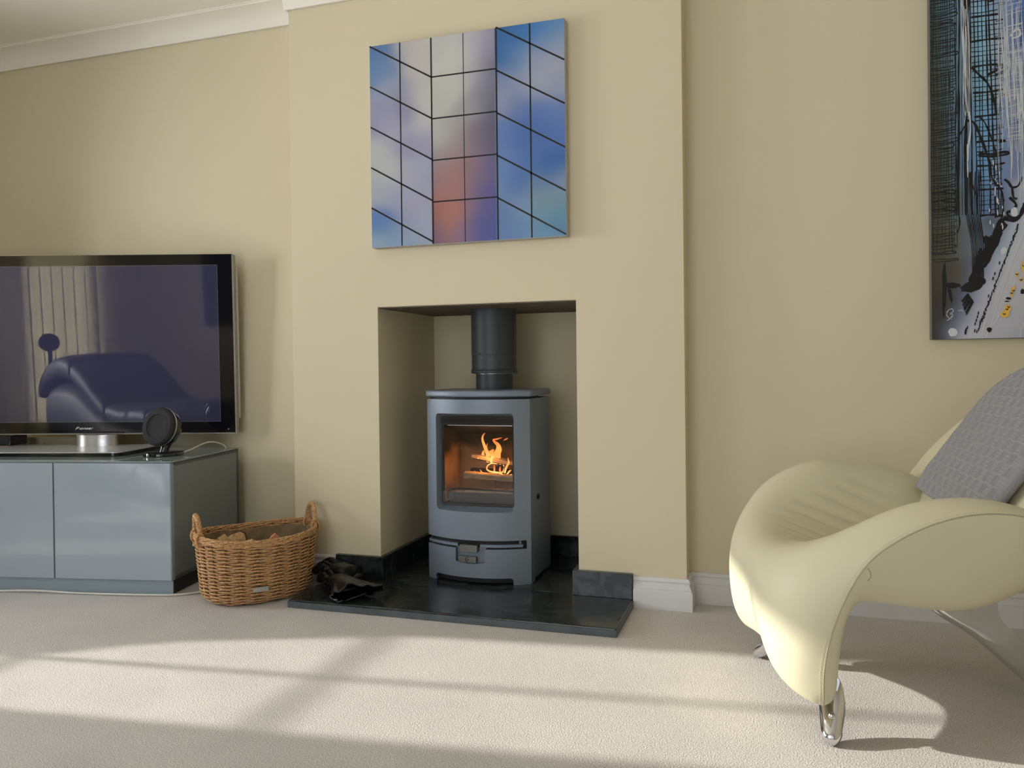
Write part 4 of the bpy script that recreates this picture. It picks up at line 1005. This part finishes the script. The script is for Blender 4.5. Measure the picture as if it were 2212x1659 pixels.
# middle verticals and the two dark masts
for x0, x1, w in ((190, 196, .0016), (200, 190, .0016), (212, 206, .003), (213, 200, .0022), (256, 238, .0042), (262, 268, .0030), (236, 232, .0014), (226, 222, .0012), (280, 292, .0022), (300, 310, .0018), (318, 322, .0018), (335, 352, .003), (348, 378, .0032), (372, 392, .0022), (395, 402, .0016)):
    stroke(bl, [(x0+(x1-x0)*k/8+J(0, 2.5), -20+k*130) for k in range(9)], w)
for k in range(46):
    y = -10+k*23+J(0, 5); xa = 268+max(0, y-300)*.045; xb = 408+J(0, 14)-max(0, y-850)*.10
    stroke(bl, [(xa, y), ((xa+xb)/2, J(y, 3)), (xb, J(y-2, 4))]+([(xb+8, y+6), (xb-20, y+9)] if k % 3 == 0 else []), rn.uniform(.0012, .0022) if k % 5 else .0042)
for pts, w in (([(330, 0), (352, 40), (385, 25), (372, -10)], .0045), ([(270, 335), (300, 370), (345, 420), (372, 500), (382, 560)], .0045), ([(236, 580), (275, 590), (300, 640), (330, 720), (352, 790)], .005), ([(305, 570), (330, 600), (362, 680), (385, 760)], .003), ([(340, 380), (420, 350), (430, 362), (380, 385)], .005), ([(205, 650), (232, 610), (240, 575)], .0035), ([(240, 0), (250, 300), (238, 580), (235, 760), (262, 860), (290, 940)], .003), ([(206, 640), (200, 850), (204, 1000), (208, 1060), (196, 1100)], .003), ([(352, 780), (362, 860), (395, 900), (410, 950), (408, 1030), (380, 1080)], .0034), ([(300, 738), (360, 745), (430, 740), (428, 752), (365, 756), (300, 750)], .005)):
    stroke(bl, pts, w)
for k in range(9): stroke(bl, [(240+k*8+J(0, 4), 820), (238+k*8, 1000), (262+k*7, 1150), (268+k*6, 1340)], rn.uniform(.0012, .0024))
# the tangle where towers meet the street
for k in range(60):
    t = rn.random(); cx_, cy_ = 270+t*135, 1330-t*260; r = rn.uniform(6, 24)
    stroke(bl, [(cx_+r*math.cos(a)*rn.uniform(.6, 1.2), cy_+r*1.3*math.sin(a)*rn.uniform(.6, 1.2)) for a in (0, 1.2, 2.3, 3.3, 4.4, 5.6)], rn.uniform(.002, .0055))
for k in range(26):
    t = rn.random(); cx_, cy_ = 250+t*120, 1345-t*200; stroke(bl, [(cx_, cy_), (cx_+J(10, 16), cy_-rn.uniform(20, 70))], (.006, .003))
def blob(mb, cx_, cy_, rx, ry, y=-.0342, rot=0., n=18):
    y = layer(); c, s = math.cos(rot), math.sin(rot); vs = [(zx(cx_), y, zz(cy_))]
    for i in range(n):
        a = 2*PI*i/n; k = rn.uniform(.85, 1.12); dx, dy = rx*math.cos(a)*k, ry*math.sin(a)*k; vs.append((zx(cx_+dx*c-dy*s), y, zz(cy_+dx*s+dy*c)))
    mb.add(vs, [(0, 1+i, 1+(i+1) % n) for i in range(n)])
blob(bl, 262, 1352, 55, 26, rot=-.25); blob(bl, 312, 1330, 16, 18); blob(bl, 300, 1235, 14, 60, rot=.1); blob(bl, 345, 1210, 16, 50, rot=.35); blob(bl, 380, 1150, 14, 45, rot=.4); blob(bl, 405, 1090, 12, 30, rot=.5); blob(bl, 330, 1140, 14, 22)
blob(bl, 133, 1340, 10, 110); blob(bl, 170, 1345, 42, 13, rot=.1); blob(bl, 160, 1385, 8, 45, rot=-.2); blob(bl, 128, 1440, 5, 60)
stroke(bl, [(440, 950), (470, 985), (455, 1010), (430, 1020), (440, 1040), (475, 1045), (500, 1020), (506, 980)], .0055)
stroke(bl, [(500, 860), (480, 900), (450, 905), (440, 890), (418, 865)], .004); stroke(bl, [(425, 870), (450, 900), (458, 950), (475, 960)], .004)
stroke(bl, [(412, 1040), (440, 1055), (480, 1048), (506, 1000)], .008)
for k in range(14):
    stroke(bl, [(245+k*2, 1385+k*3), (215+k*2+J(0, 6), 1420+k*5)], .002)
# white tower lines
for k in range(16):
    x = 222+rn.uniform(0, 34); y0 = rn.uniform(-30, 200); stroke(whm, [(x, y0), (x+J(4, 5), y0+150), (x+J(8, 6), y0+320), (x+J(8, 6), y0+rn.uniform(350, 520))], rn.uniform(.0005, .0012), -.0340)
stroke(whm, [(256, 540), (262, 620), (252, 700), (247, 770)], .0028, -.0343); stroke(whm, [(247, 690), (246, 760), (248, 845)], .002, -.0343)
for k in range(58):
    x = 388+rn.uniform(0, 118); y0 = rn.uniform(-60, 520); stroke(whm, [(x, y0), (x+J(2, 6), y0+140), (x+J(8, 8), y0+300), (x+J(12, 8), min(980, y0+rn.uniform(330, 560)))], rn.uniform(.0005, .0013), -.0340)
for k in range(64):
    y = rn.uniform(0, 690); a = rn.uniform(420, 450); stroke(whm, [(a, y), (a+30, J(y-4, 4)), (506, J(y-8, 8))], rn.uniform(.0005, .0011), -.0340)
for cx_, cy_ in ((458, 205), (470, 200)): stroke(whm, [(448, 212), (460, 200), (475, 185), (490, 190), (492, 215), (455, 225)], .004, -.0343)
for k in range(20): blob(whm, 345+rn.uniform(0, 70), 780+rn.uniform(0, 320), 3, rn.uniform(4, 16), -.0343)
blob(whm, 462, 1020, 16, 22, -.0340); blob(whm, 172, 1565, 22, 20, -.0340); blob(whm, 412, 1195, 14, 18, -.0340, .5)
for pts in ([(506, 1050), (440, 1210), (370, 1370), (300, 1597)], [(506, 1110), (430, 1300), (330, 1590)], [(506, 1210), (420, 1440), (340, 1560), (325, 1596)], [(506, 1520), (490, 1560), (484, 1596)]): stroke(whm, pts, .0014, -.0340)
# people and cars on the street
for k in range(85):
    t = k/85; cx_, cy_ = 480-t*195+J(0, 4), 1080+t*490; blob(bl, cx_, cy_, rn.uniform(2, 4), rn.uniform(4, 9), rot=.4+J(0, .4), n=8)
for cx_, cy_ in ((370, 1298), (362, 1320), (292, 1478), (288, 1495), (282, 1512), (277, 1527), (240, 1545), (233, 1570), (340, 1400), (392, 1250), (300, 1520), (275, 1560)): blob(bl, cx_, cy_, 3.5, 9, rot=.2, n=8)
blob(bl, 343, 1556, 12, 12); blob(bl, 232, 1562, 5, 17, rot=.2); blob(bl, 432, 1415, 12, 6, rot=.2); blob(bl, 425, 1428, 12, 3); blob(bl, 496, 1385, 9, 12)
for cx_, cy_, rx, ry in ((416, 1485, 20, 20), (428, 1460, 16, 18), (452, 1375, 9, 22), (448, 1395, 8, 14), (472, 1306, 8, 13), (490, 1330, 7, 11), (500, 1265, 8, 20), (503, 1290, 8, 10)): blob(ye, cx_, cy_, rx, ry, -.0343, rot=.3)
for cx_, cy_ in ((412, 1487), (425, 1465), (433, 1455), (455, 1380), (447, 1392), (471, 1306), (490, 1332), (502, 1268)): stroke(bl, [(cx_-6, cy_-4), (cx_+1, cy_+3), (cx_+5, cy_-5)], .0016, -.0345)
obj('black_ink', bl, 'ink', p2, smooth=False, kind='stuff'); obj('white_ink', whm, 'whiteink', p2, smooth=False, kind='stuff'); obj('ochre_dabs', ye, 'yellowink', p2, smooth=False, kind='stuff')
sgm = MB(); stroke(sgm, [(166, 1503), (150, 1495), (142, 1480), (150, 1462), (168, 1455), (174, 1466), (160, 1478), (172, 1482), (160, 1500), (186, 1482), (150, 1506), (142, 1508)], .0012, -.0345)
stroke(sgm, [(196, 1462), (205, 1466), (212, 1460), (220, 1468)], .001, -.0345)
obj('signature', sgm, 'whiteink', p2, smooth=False)

# ------------------------------------------------------------------ armchair
CO = Vector((1.6395, -.6123, 0)); CR = math.atan2(.2475, .9689)
ch = thing('armchair', 'cream leather sculpted armchair on chrome feet at the right', 'armchair', CO, CR)
# stations: half sections (u, v, z) from centre to seam on the near side; far side mirrored
ST = [
 [(-.085,0,.140),(-.093,.08,.136),(-.100,.15,.122),(-.090,.195,.100),(-.055,.235,.074),(-.018,.264,.078)],
 [(-.114,0,.205),(-.124,.09,.200),(-.134,.165,.188),(-.124,.220,.160),(-.078,.264,.132),(-.032,.292,.160)],
 [(-.138,0,.330),(-.142,.10,.325),(-.144,.19,.300),(-.122,.252,.262),(-.076,.298,.240),(-.024,.314,.255)],
 [(-.128,0,.388),(-.132,.10,.390),(-.132,.19,.386),(-.106,.265,.370),(-.058,.315,.348),(.004,.332,.348)],
 [(-.072,0,.416),(-.074,.10,.424),(-.068,.19,.434),(-.044,.262,.444),(-.004,.312,.436),(.044,.340,.424)],
 [(.02,0,.394),(.02,.10,.410),(.020,.19,.445),(.036,.253,.488),(.062,.302,.502),(.096,.344,.466)],
 [(.13,0,.358),(.13,.10,.374),(.134,.185,.434),(.141,.244,.528),(.154,.292,.556),(.172,.346,.508)],
 [(.25,0,.34),(.25,.10,.355),(.25,.185,.422),(.252,.243,.533),(.260,.292,.572),(.274,.346,.534)],
 [(.36,0,.34),(.36,.10,.352),(.36,.185,.412),(.355,.243,.522),(.360,.292,.560),(.376,.346,.529)],
 [(.47,0,.36),(.47,.10,.37),(.47,.185,.41),(.465,.245,.485),(.468,.288,.512),(.480,.338,.490)],
 [(.57,0,.37),(.57,.10,.375),(.57,.185,.39),(.57,.24,.415),(.572,.275,.425),(.575,.315,.415)]]
# the far arm stands a little higher at its front than the near one
SF = [[tuple(p) for p in r] for r in ST]
SF[2][3] = (-.104,.255,.278); SF[2][4] = (-.066,.298,.246)
SF[3] = [ST[3][0],(-.130,.10,.396),(-.122,.19,.405),(-.088,.268,.405),(-.048,.316,.368),(.012,.332,.330)]
SF[4] = [ST[4][0],(-.072,.10,.432),(-.066,.19,.460),(-.044,.260,.500),(-.006,.316,.482),(.056,.342,.400)]
SF[5] = [ST[5][0],(.02,.10,.416),(.016,.19,.468),(.024,.250,.542),(.056,.303,.550),(.108,.346,.458)]
SF[6] = [ST[6][0],(.13,.10,.380),(.132,.185,.445),(.136,.243,.560),(.152,.292,.594),(.180,.347,.505)]
PB = [(.030,.250,.082),(.030,.280,.150),(.032,.298,.245),(.036,.316,.318),(.076,.322,.328),(.135,.322,.314),(.205,.322,.300),(.290,.320,.288),(.370,.312,.308),(.450,.295,.360),(.56,.27,.400)]
UM = [(-.032,.205,.088),(-.045,.19,.175),(-.04,.18,.262),(-.01,.17,.30),(.06,.17,.305),(.13,.17,.298),(.20,.17,.287),(.29,.17,.28),(.37,.16,.30),(.45,.15,.335),(.56,.13,.37)]
UC = [(-.066,0,.152),(-.072,0,.215),(-.06,0,.292),(-.02,0,.305),(.05,0,.305),(.13,0,.297),(.20,0,.287),(.29,0,.28),(.37,0,.30),(.45,0,.335),(.56,0,.365)]
rings = []
for k in range(len(ST)):
    half_ = ST[k]+[PB[k], UM[k]]
    ring = [half_[0]]+half_[1:]+[UC[k]]+[(u, -v, z) for u, v, z in reversed((SF[k]+[PB[k], UM[k]])[1:])]
    rings.append(ring)
nr = len(rings[0]); vs = [(u, -v, z) for r in rings for u, v, z in r]
fs = [(j*nr+i, j*nr+(i+1) % nr, (j+1)*nr+(i+1) % nr, (j+1)*nr+i) for j in range(len(rings)-1) for i in range(nr)]
def cap(o):
    f = []
    # ring layout: 0 centre,1..5 top near,6 PB,7 UM,8 UC,9 UM',10 PB',11..15 top far
    f += [(o+0, o+1, o+2, o+8), (o+2, o+3, o+7, o+8), (o+3, o+4, o+6, o+7), (o+4, o+5, o+6)]
    f += [(o+0, o+8, o+14, o+15), (o+14, o+8, o+9, o+13), (o+13, o+9, o+10, o+12), (o+12, o+10, o+11)]
    return f
fs += cap(0)+cap((len(rings)-1)*nr)
me = bpy.data.meshes.new('seat_shell_c'); me.from_pydata(vs, [], fs); me.update()
bm = bmesh.new(); bm.from_mesh(me); bmesh.ops.recalc_face_normals(bm, faces=bm.faces)
cl_ = bm.edges.layers.float.new('crease_edge'); bm.verts.ensure_lookup_table()
for j in range(len(rings)-1):
    for i in (5, 11):
        e = bm.edges.get((bm.verts[j*nr+i], bm.verts[(j+1)*nr+i]))
        if e: e[cl_] = .75
bm.to_mesh(me); bm.free()
tmp = bpy.data.objects.new('seat_t', me); COL.objects.link(tmp)
sm = tmp.modifiers.new('s', 'SUBSURF'); sm.levels = sm.render_levels = 4
dg = bpy.context.evaluated_depsgraph_get(); shell = bpy.data.meshes.new_from_object(tmp.evaluated_get(dg)); bpy.data.objects.remove(tmp)
# soft gathers in the leather of the inner seat
nv = len(shell.vertices); co = np.empty(nv*3); shell.vertices.foreach_get('co', co); co = co.reshape(-1, 3)
no = np.empty(nv*3); shell.vertex_normals.foreach_get('vector', no); no = no.reshape(-1, 3)
u, v, z = co[:, 0], -co[:, 1], co[:, 2]
disp = np.zeros(nv)
FOLD = [((.0, -.17), (.27, -.10), .007, .005), ((.04, -.19), (.30, -.14), .008, .006), ((.10, -.21), (.32, -.17), .007, .006), ((.16, -.225), (.335, -.195), .006, .005), ((.20, -.24), (.345, -.22), .006, .004),
        ((-.04, -.13), (.18, -.06), .008, .004), ((-.05, -.09), (.13, -.03), .007, .0035), ((-.05, -.05), (.12, .0), .008, .0035), ((-.07, -.15), (.06, -.12), .006, .003), ((-.06, -.02), (.08, .03), .008, .003)]
for (a, b, w, amp) in FOLD:
    a, b = np.array(a), np.array(b); d = b-a; L2 = d@d; P = np.stack([u, v], 1)-a; t = np.clip((P@d)/L2, 0, 1)
    dist = np.linalg.norm(P-t[:, None]*d, axis=1); env = np.sin(np.pi*np.clip((P@d)/L2, 0, 1)); disp -= amp*np.exp(-(dist/w)**2)*env*(z > .33)*(no[:, 2] > .05)
co += no*disp[:, None]; shell.vertices.foreach_set('co', co.ravel()); shell.update()
shell.materials.append(MT['leather']); shell.polygons.foreach_set('use_smooth', [True]*len(shell.polygons))
so = bpy.data.objects.new('seat_shell', shell); COL.objects.link(so); so.parent = ch
def bspline(P, n=8):
    P = [Vector(p) for p in P]; P = [P[0]*2-P[1]]+P+[P[-1]*2-P[-2]]; o = []
    for i in range(1, len(P)-2):
        for k in range(n):
            t = k/n; o.append((P[i-1]*(1-t)**3+P[i]*(3*t**3-6*t*t+4)+P[i+1]*(-3*t**3+3*t*t+3*t+1)+P[i+2]*t**3)/6)
    return o
from mathutils.bvhtree import BVHTree
bv = BVHTree.FromPolygons([tuple(c) for c in co], [tuple(p.vertices) for p in shell.polygons])
for sgn in (1, -1):
    cv = bspline([(r[5 if sgn > 0 else 11][0], -r[5 if sgn > 0 else 11][1], r[5 if sgn > 0 else 11][2]) for r in rings], 8); cv2 = []
    for c in cv:
        hit = bv.find_nearest(c); cv2.append(hit[0]+hit[1]*.0002)
    obj('piping', MB().tube(cv2, .0017, 6), 'seam', so)
    stt = MB(); L_ = 0; last = None
    pl = catmull(cv2, 3)
    for off_ in (Vector((0, 0, .009)),):
        acc = 0
        for i in range(len(pl)-1):
            acc += (pl[i+1]-pl[i]).length
            if acc > .0055:
                acc = 0; t = (pl[i+1]-pl[i]).normalized(); side = Vector((0, -sgn, 0)).cross(t); side = side if side.z > 0 or side.x < 0 else -side
                q = pl[i]+side.normalized()*.0085; hh = bv.find_nearest(q)
                p0_ = hh[0]+hh[1]*.0003; stt.tube([p0_-t*.0016, p0_+t*.0016], .0006, 4)
    obj('stitching', stt, 'thread', so, kind='stuff')
sl4 = []
for c in ((.050, -.36, .412), (.058, -.36, .400), (.060, -.36, .388), (.054, -.36, .380)):
    hit = bv.find_nearest(Vector(c)); sl4.append(hit[0]+hit[1]*.0002)
obj('piping', MB().tube(catmull(sl4, 4), .0012, 6), 'seam', so)
# backrest pad
TH = math.radians(52); upv = Vector((math.cos(TH), 0, math.sin(TH))); nnv = Vector((-math.sin(TH), 0, math.cos(TH)))
B0 = Vector((.373, 0, .416))
def pad(mb, O, hw, top, thick, c0=0., s0=0., nu=36, nv=44, sq=.35, dip=0.):
    """rounded-top pad: hw half width, top height; closed surface front+back"""
    def fn(side):
        def f(a, b):
            s = s0+(top-s0)*(1-(1-b)**1.5)*1.0 if False else s0+(top-s0)*b
            t0 = sq
            k = 0 if s < t0 else (s-t0)/(top-t0); w = hw*(max(0, 1-k**1.6))**.5*(.82+.18*min(1, max(0, (s-s0)/.16)))
            x = (a*2-1); e = 1-abs(x)**4; eb = min(1, (s-s0)/.05) if s0 is not None else 1
            th_ = thick*(e**.45)*(max(0, eb)**.5)*(max(0, 1-k**5))**.5
            p = O+upv*s+Vector((0, -1, 0))*(c0+w*(.62 if x > 0 else 1)*math.copysign(abs(x)**.85, x))+nnv*(side*th_*.5)
            if dip: p += nnv*(-dip*(1-x*x))
            return p
        return f
    mb.grid(fn(1), nu, nv); mb.grid(fn(-1), nu, nv, True); return mb
bp_ = pad(MB(), B0-nnv*.05, .455, .56, .10, 0, -.06, sq=.20)
bo = obj('backrest', bp_, 'leather', ch, angle=80)
# rear chrome leg: fin sweeping down to the floor
fin = MB(); vs = []; N = 18; SEG = 20
lower = catmull([(.26, 0, .285), (.353, 0, .207), (.439, 0, .151), (.558, 0, .044), (.60, 0, .012), (.64, 0, .004)], 6)
upper = catmull([(.50, 0, .30), (.503, 0, .215), (.530, 0, .170), (.60, 0, .085), (.665, 0, .04), (.72, 0, .018)], 6)
N = len(lower)
for a, b in zip(lower, upper):
    c = (a+b)/2; hx = (b-a)/2; tk = .014+.012*(1-abs(c.x-.6)/.4)
    for k in range(SEG):
        an = 2*PI*k/SEG; cs, sn = math.cos(an), math.sin(an)
        prof_ = (.38+.62*abs(cs)**6) if cs > 0 else (.38+.25*abs(cs)**3)
        vs.append(c+hx*cs+Vector((0, tk*math.copysign(abs(sn)**.7, sn)*prof_*1.6, 0)))
fs = [(j*SEG+k, j*SEG+(k+1) % SEG, (j+1)*SEG+(k+1) % SEG, (j+1)*SEG+k) for j in range(N-1) for k in range(SEG)]+[tuple(range(SEG))[::-1], tuple(range((N-1)*SEG, N*SEG))]
fin.add(vs, fs); obj('leg', fin, 'chrome', ch, angle=60)
# front chrome feet
def foot(sgn, vb):
    """sweeps from under the leather leg down to a rounded toe turned outwards"""
    d = Vector((-.36, -.93, 0) if sgn > 0 else (-.51, .86, 0)).normalized(); sd = Vector((-d.y, d.x, 0)); base = Vector((.014 if sgn > 0 else -.012, -sgn*(vb-.010), 0))
    pts = [(-.018, .125, .018, .016), (-.016, .098, .025, .022), (-.008, .074, .029, .025), (.004, .055, .030, .026), (.020, .039, .0275, .026), (.036, .029, .026, .024), (.050, .0215, .023, .0195), (.060, .017, .017, .0155), (.066, .0145, .008, .008)]
    mb = MB(); vs = []; SG = 20
    for a, zc, hw, hh in pts:
        for k in range(SG):
            an = 2*PI*k/SG; p = base+d*a+sd*hw*math.cos(an)+Vector((0, 0, zc+hh*math.sin(an)))
            if p.z < .001: p.z = .001
            vs.append(p)
    fs = [(j*SG+k, j*SG+(k+1) % SG, (j+1)*SG+(k+1) % SG, (j+1)*SG+k) for j in range(len(pts)-1) for k in range(SG)]+[tuple(range(SG))[::-1], tuple(range((len(pts)-1)*SG, len(pts)*SG))]
    mb.add(vs, fs); fo = obj('leg', mb, 'chrome', ch, angle=70)
    sm_ = fo.modifiers.new('s', 'SUBSURF'); sm_.levels = sm_.render_levels = 2
    bmtx = Matrix.Translation(base+d*.028+Vector((0, 0, .051)))
    obj('bolt', MB().lathe([(0, 0), (.008, 0), (.0085, .006), (.0065, .010), (.0, .0105)], 18, bmtx), 'chrome', fo)
foot(1, .226); foot(-1, .215)

# ------------------------------------------------------------------ knitted cushion
C0w = Vector((.33, 0, .45))
cu = thing('knitted_cushion', 'grey basket knit cushion leaning on the cream armchair back', 'cushion', CO+Matrix.Rotation(CR, 3, 'Z') @ Vector((.37, 0, .48)), CR)
coff = Vector((.37, 0, .48))
NU, NV = 340, 330; HWc, TOPc, S0c, C0c, THc = .198, .520, .052, -.035, .062
def cush(side):
    def f(a, b):
        s = S0c+(TOPc-S0c)*b; k = 0 if s < .33 else (s-.33)/(TOPc-.33); w = HWc*(max(0, 1-k**2.3))**.5
        x = a*2-1; e = (1-abs(x)**5); eb = min(1, (s-S0c)/.06); th = THc*(max(e, 0)**.5)*(.3+.7*eb**.6)*(max(0, 1-k**6))**.5
        lat = C0c+w*x; p = C0w-nnv*(THc/2)+upv*(s-.13*lat*(1-b)**2)+Vector((0, -1, 0))*lat+nnv*side*th/2
        if side > 0:
            cw = .0170; chh = .030; cj = math.floor(s/chh); fv = s/chh-cj; ci = math.floor(lat/cw); fu = lat/cw-ci
            edge = min(1, (1-abs(x))*9); g = lambda q, m, w_: math.exp(-((q-m)/w_)**2)
            if (ci+cj) % 2 == 0: dd = .0012-.0058*(g(fu, .20, .075)+g(fu, .5, .075)+g(fu, .80, .075))*min(1, max(0, 9*fv-.4), max(0, 9*(1-fv)-.4))
            else: dd = .0020-.0018*(g(fv, .2, .07)+g(fv, .5, .07)+g(fv, .8, .07))
            p += nnv*dd*edge
        return p-coff
    return f
cm = MB(); cm.grid(cush(1), NU, NV)
obj('knit_front', cm, 'knit', cu, angle=180)
cm = MB(); cm.grid(cush(-1), 40, 50, True); obj('knit_back', cm, 'knit', cu, angle=180)
wl_ = MB(); pts = []
for b in [i/40 for i in range(41)]: pts.append(cush(1)(1, b))
obj('ribbed_edge', MB().tube(pts, .008, 8), 'knit_dark', cu)

# ------------------------------------------------------------------ the part of the room mirrored in the television
sf = thing('chaise_longue', 'black leather chaise longue mirrored in the television screen', 'chaise', (-2.62, -3.36, 0), math.radians(45))
def chaise_part(name, pts, half, drop):
    # top line (t,z) swept across the width, with rounded long edges
    top = catmull([(t, 0, z) for t, z in pts], 6); mb = MB(); vs = []; NQ = 20
    for k, p in enumerate(top):
        e = min(k, len(top)-1-k); r = 1 if e > 2 else (.80, .93, .98)[e]
        for q in range(NQ):
            a = 2*PI*q/NQ; y = -half-.03+half*math.copysign(abs(math.cos(a))**.5, math.cos(a)); zz = p.z-drop/2+drop/2*r*math.copysign(abs(math.sin(a))**.45, math.sin(a)); vs.append((p.x, y, max(zz, .03)))
    mb.add(vs, [(j*NQ+q, j*NQ+(q+1) % NQ, (j+1)*NQ+(q+1) % NQ, (j+1)*NQ+q) for j in range(len(top)-1) for q in range(NQ)]+[tuple(range(NQ))[::-1], tuple(range((len(top)-1)*NQ, len(top)*NQ))])
    return obj(name, mb, 'sofa', sf, angle=60)
chaise_part('head_cushion', [(.02, .60), (.15, .74), (.32, .80), (.48, .77)], .38, .20)
chaise_part('back_cushion', [(.50, .76), (.66, .66), (.80, .54), (.92, .46)], .38, .20)
chaise_part('seat_cushion', [(.94, .45), (1.10, .42), (1.28, .43), (1.42, .43)], .38, .18)
chaise_part('foot_cushion', [(1.44, .43), (1.58, .41), (1.72, .36), (1.80, .29)], .38, .18)
chaise_part('base', [(.12, .58), (.5, .56), (.9, .34), (1.3, .30), (1.70, .25)], .36, .55)
for a in (.2, 1.6):
    for b in (-.1, -.72): obj('leg', MB().lathe([(0, 0), (.025, 0), (.03, .05), (.03, .38 if a < 1 else .06), (0, .38 if a < 1 else .06)], 14, Matrix.Translation((a, b, 0))), 'gloss_black', sf)
ball_speaker('black ball speaker on a tall stem behind the chaise longue', (-2.59, -3.72, 0), (0.25, .96, .05), 'ball speakers', stand=.774)
vb = thing('vertical_blind', 'cream vertical slat blind on the rear wall', 'blind', (-2.655, YR+.06, 0))
obj('head_rail', MB().box(-.33, -.03, 2.2, .33, .03, 2.25), 'white', vb, smooth=False)
for i in range(7):
    x = -.276+i*.092; sl3 = MB(); c, s = math.cos(.13), math.sin(.13); pp = [(x-.051*c, -.051*s), (x+.051*c, .051*s), (x+.051*c-.002*s, .051*s+.002*c), (x-.051*c-.002*s, -.051*s+.002*c)]
    sl3.prism(pp, .06, 2.2, lambda a, b, d: (a, b, d)); obj('slat', sl3, 'slat', vb, smooth=False)
dp = thing('dark_picture', 'dark picture on the rear wall mirrored in the television corner', 'picture', (-1.42, YR, 1.0))
obj('picture_frame', MB().box(0, .001, 0, .60, .03, .85), 'canvas_side2', dp, smooth=False, bevel=.004)
obj('picture_face', MB().box(.02, .03, .02, .58, .032, .83), mat('dark_picture_ink', (.03, .032, .04), .5, vary=.6, vscale=9), dp, smooth=False)
# white carrier bag and loose cable reflected in the cabinet doors
bgm = MB(); rb = random.Random(5); NB, MBk = 28, 16; vs = []
from mathutils import noise
for j in range(MBk+1):
    t = j/MBk
    for i in range(NB):
        a = 2*PI*i/NB; r = (.20*math.sin(PI*min(1, .18+t*.82))**.6)*(1-.75*max(0, t-.75)/.25)
        q = Vector((r*math.cos(a), r*math.sin(a), .36*t)); nz = noise.noise(q*11)*.03+noise.noise(q*24)*.014
        vs.append((q.x*(1+nz*4), q.y*(1+nz*4), max(.001, q.z+nz*.5)))
fs = [(j*NB+i, j*NB+(i+1) % NB, (j+1)*NB+(i+1) % NB, (j+1)*NB+i) for j in range(MBk) for i in range(NB)]+[tuple(range(NB))[::-1], tuple(range(MBk*NB, (MBk+1)*NB))]
bgm.add(vs, fs)
pbg = thing('plastic_bag', 'crumpled white plastic bag on the carpet mirrored in the cabinet door', 'bag', (-2.56, -2.28, 0)); obj('bag_body', bgm, 'bag', pbg, angle=20)
lc = MB().tube(catmull([(-2.35, -2.30, .006), (-2.2, -2.5, .006), (-2.0, -2.72, .006), (-2.06, -2.86, .008), (-2.3, -2.90, .006), (-2.55, -2.86, .008), (-2.5, -2.74, .012), (-2.2, -2.68, .01), (-2.0, -2.60, .014)], 8), .005, 8)
tag(obj('loose_cable', lc, 'cable'), 'loose loops of white cable on the carpet mirrored in the cabinet door', 'cable')

ct = MB(); vs = []; NCz, NCy = 40, 30  # unseen sheet and rail, added to cut the corner off the sun patch
def cedge(z):
    P = [(0.06, -1.22), (.42, -1.21), (.80, -1.20), (.86, -1.145), (.915, -1.03), (1.10, -.905), (1.18, -.852), (1.5, -.835), (2.15, -.83)]
    for (a, ya), (b, yb) in zip(P, P[1:]):
        if z <= b: return ya+(yb-ya)*max(0, (z-a))/(b-a)
    return P[-1][1]
for side in (0, 1):
    for j in range(NCz+1):
        z = .06+2.09*j/NCz
        for i in range(NCy+1):
            u_ = i/NCy; y = cedge(z)+(-.55-cedge(z))*u_; vs.append((WLX+.05+.022*math.sin(u_*26)+(.004 if side else 0), y, z))
q = (NCz+1)*(NCy+1); fs = []
for j in range(NCz):
    for i in range(NCy):
        a = j*(NCy+1)+i; fs += [(a, a+1, a+NCy+2, a+NCy+1), (q+a, q+a+NCy+1, q+a+NCy+2, q+a+1)]
    for i in (0, NCy): a = j*(NCy+1)+i; fs.append((a, a+NCy+1, q+a+NCy+1, q+a))
for i in range(NCy):
    for j in (0, NCz): a = j*(NCy+1)+i; fs.append((a, a+1, q+a+1, q+a))
ct.add(vs, fs); cto = thing('sun_blocker', 'unseen cream sheet added at the left window to shape the sun patch', 'sun_blocker', (0, 0, 0)); obj('blocker_sheet', ct, 'blind', cto, angle=180)
obj('blocker_rail', MB().tube([(WLX+.05, -1.75, 2.17), (WLX+.05, -.5, 2.17)], .012, 10), 'silver', cto)
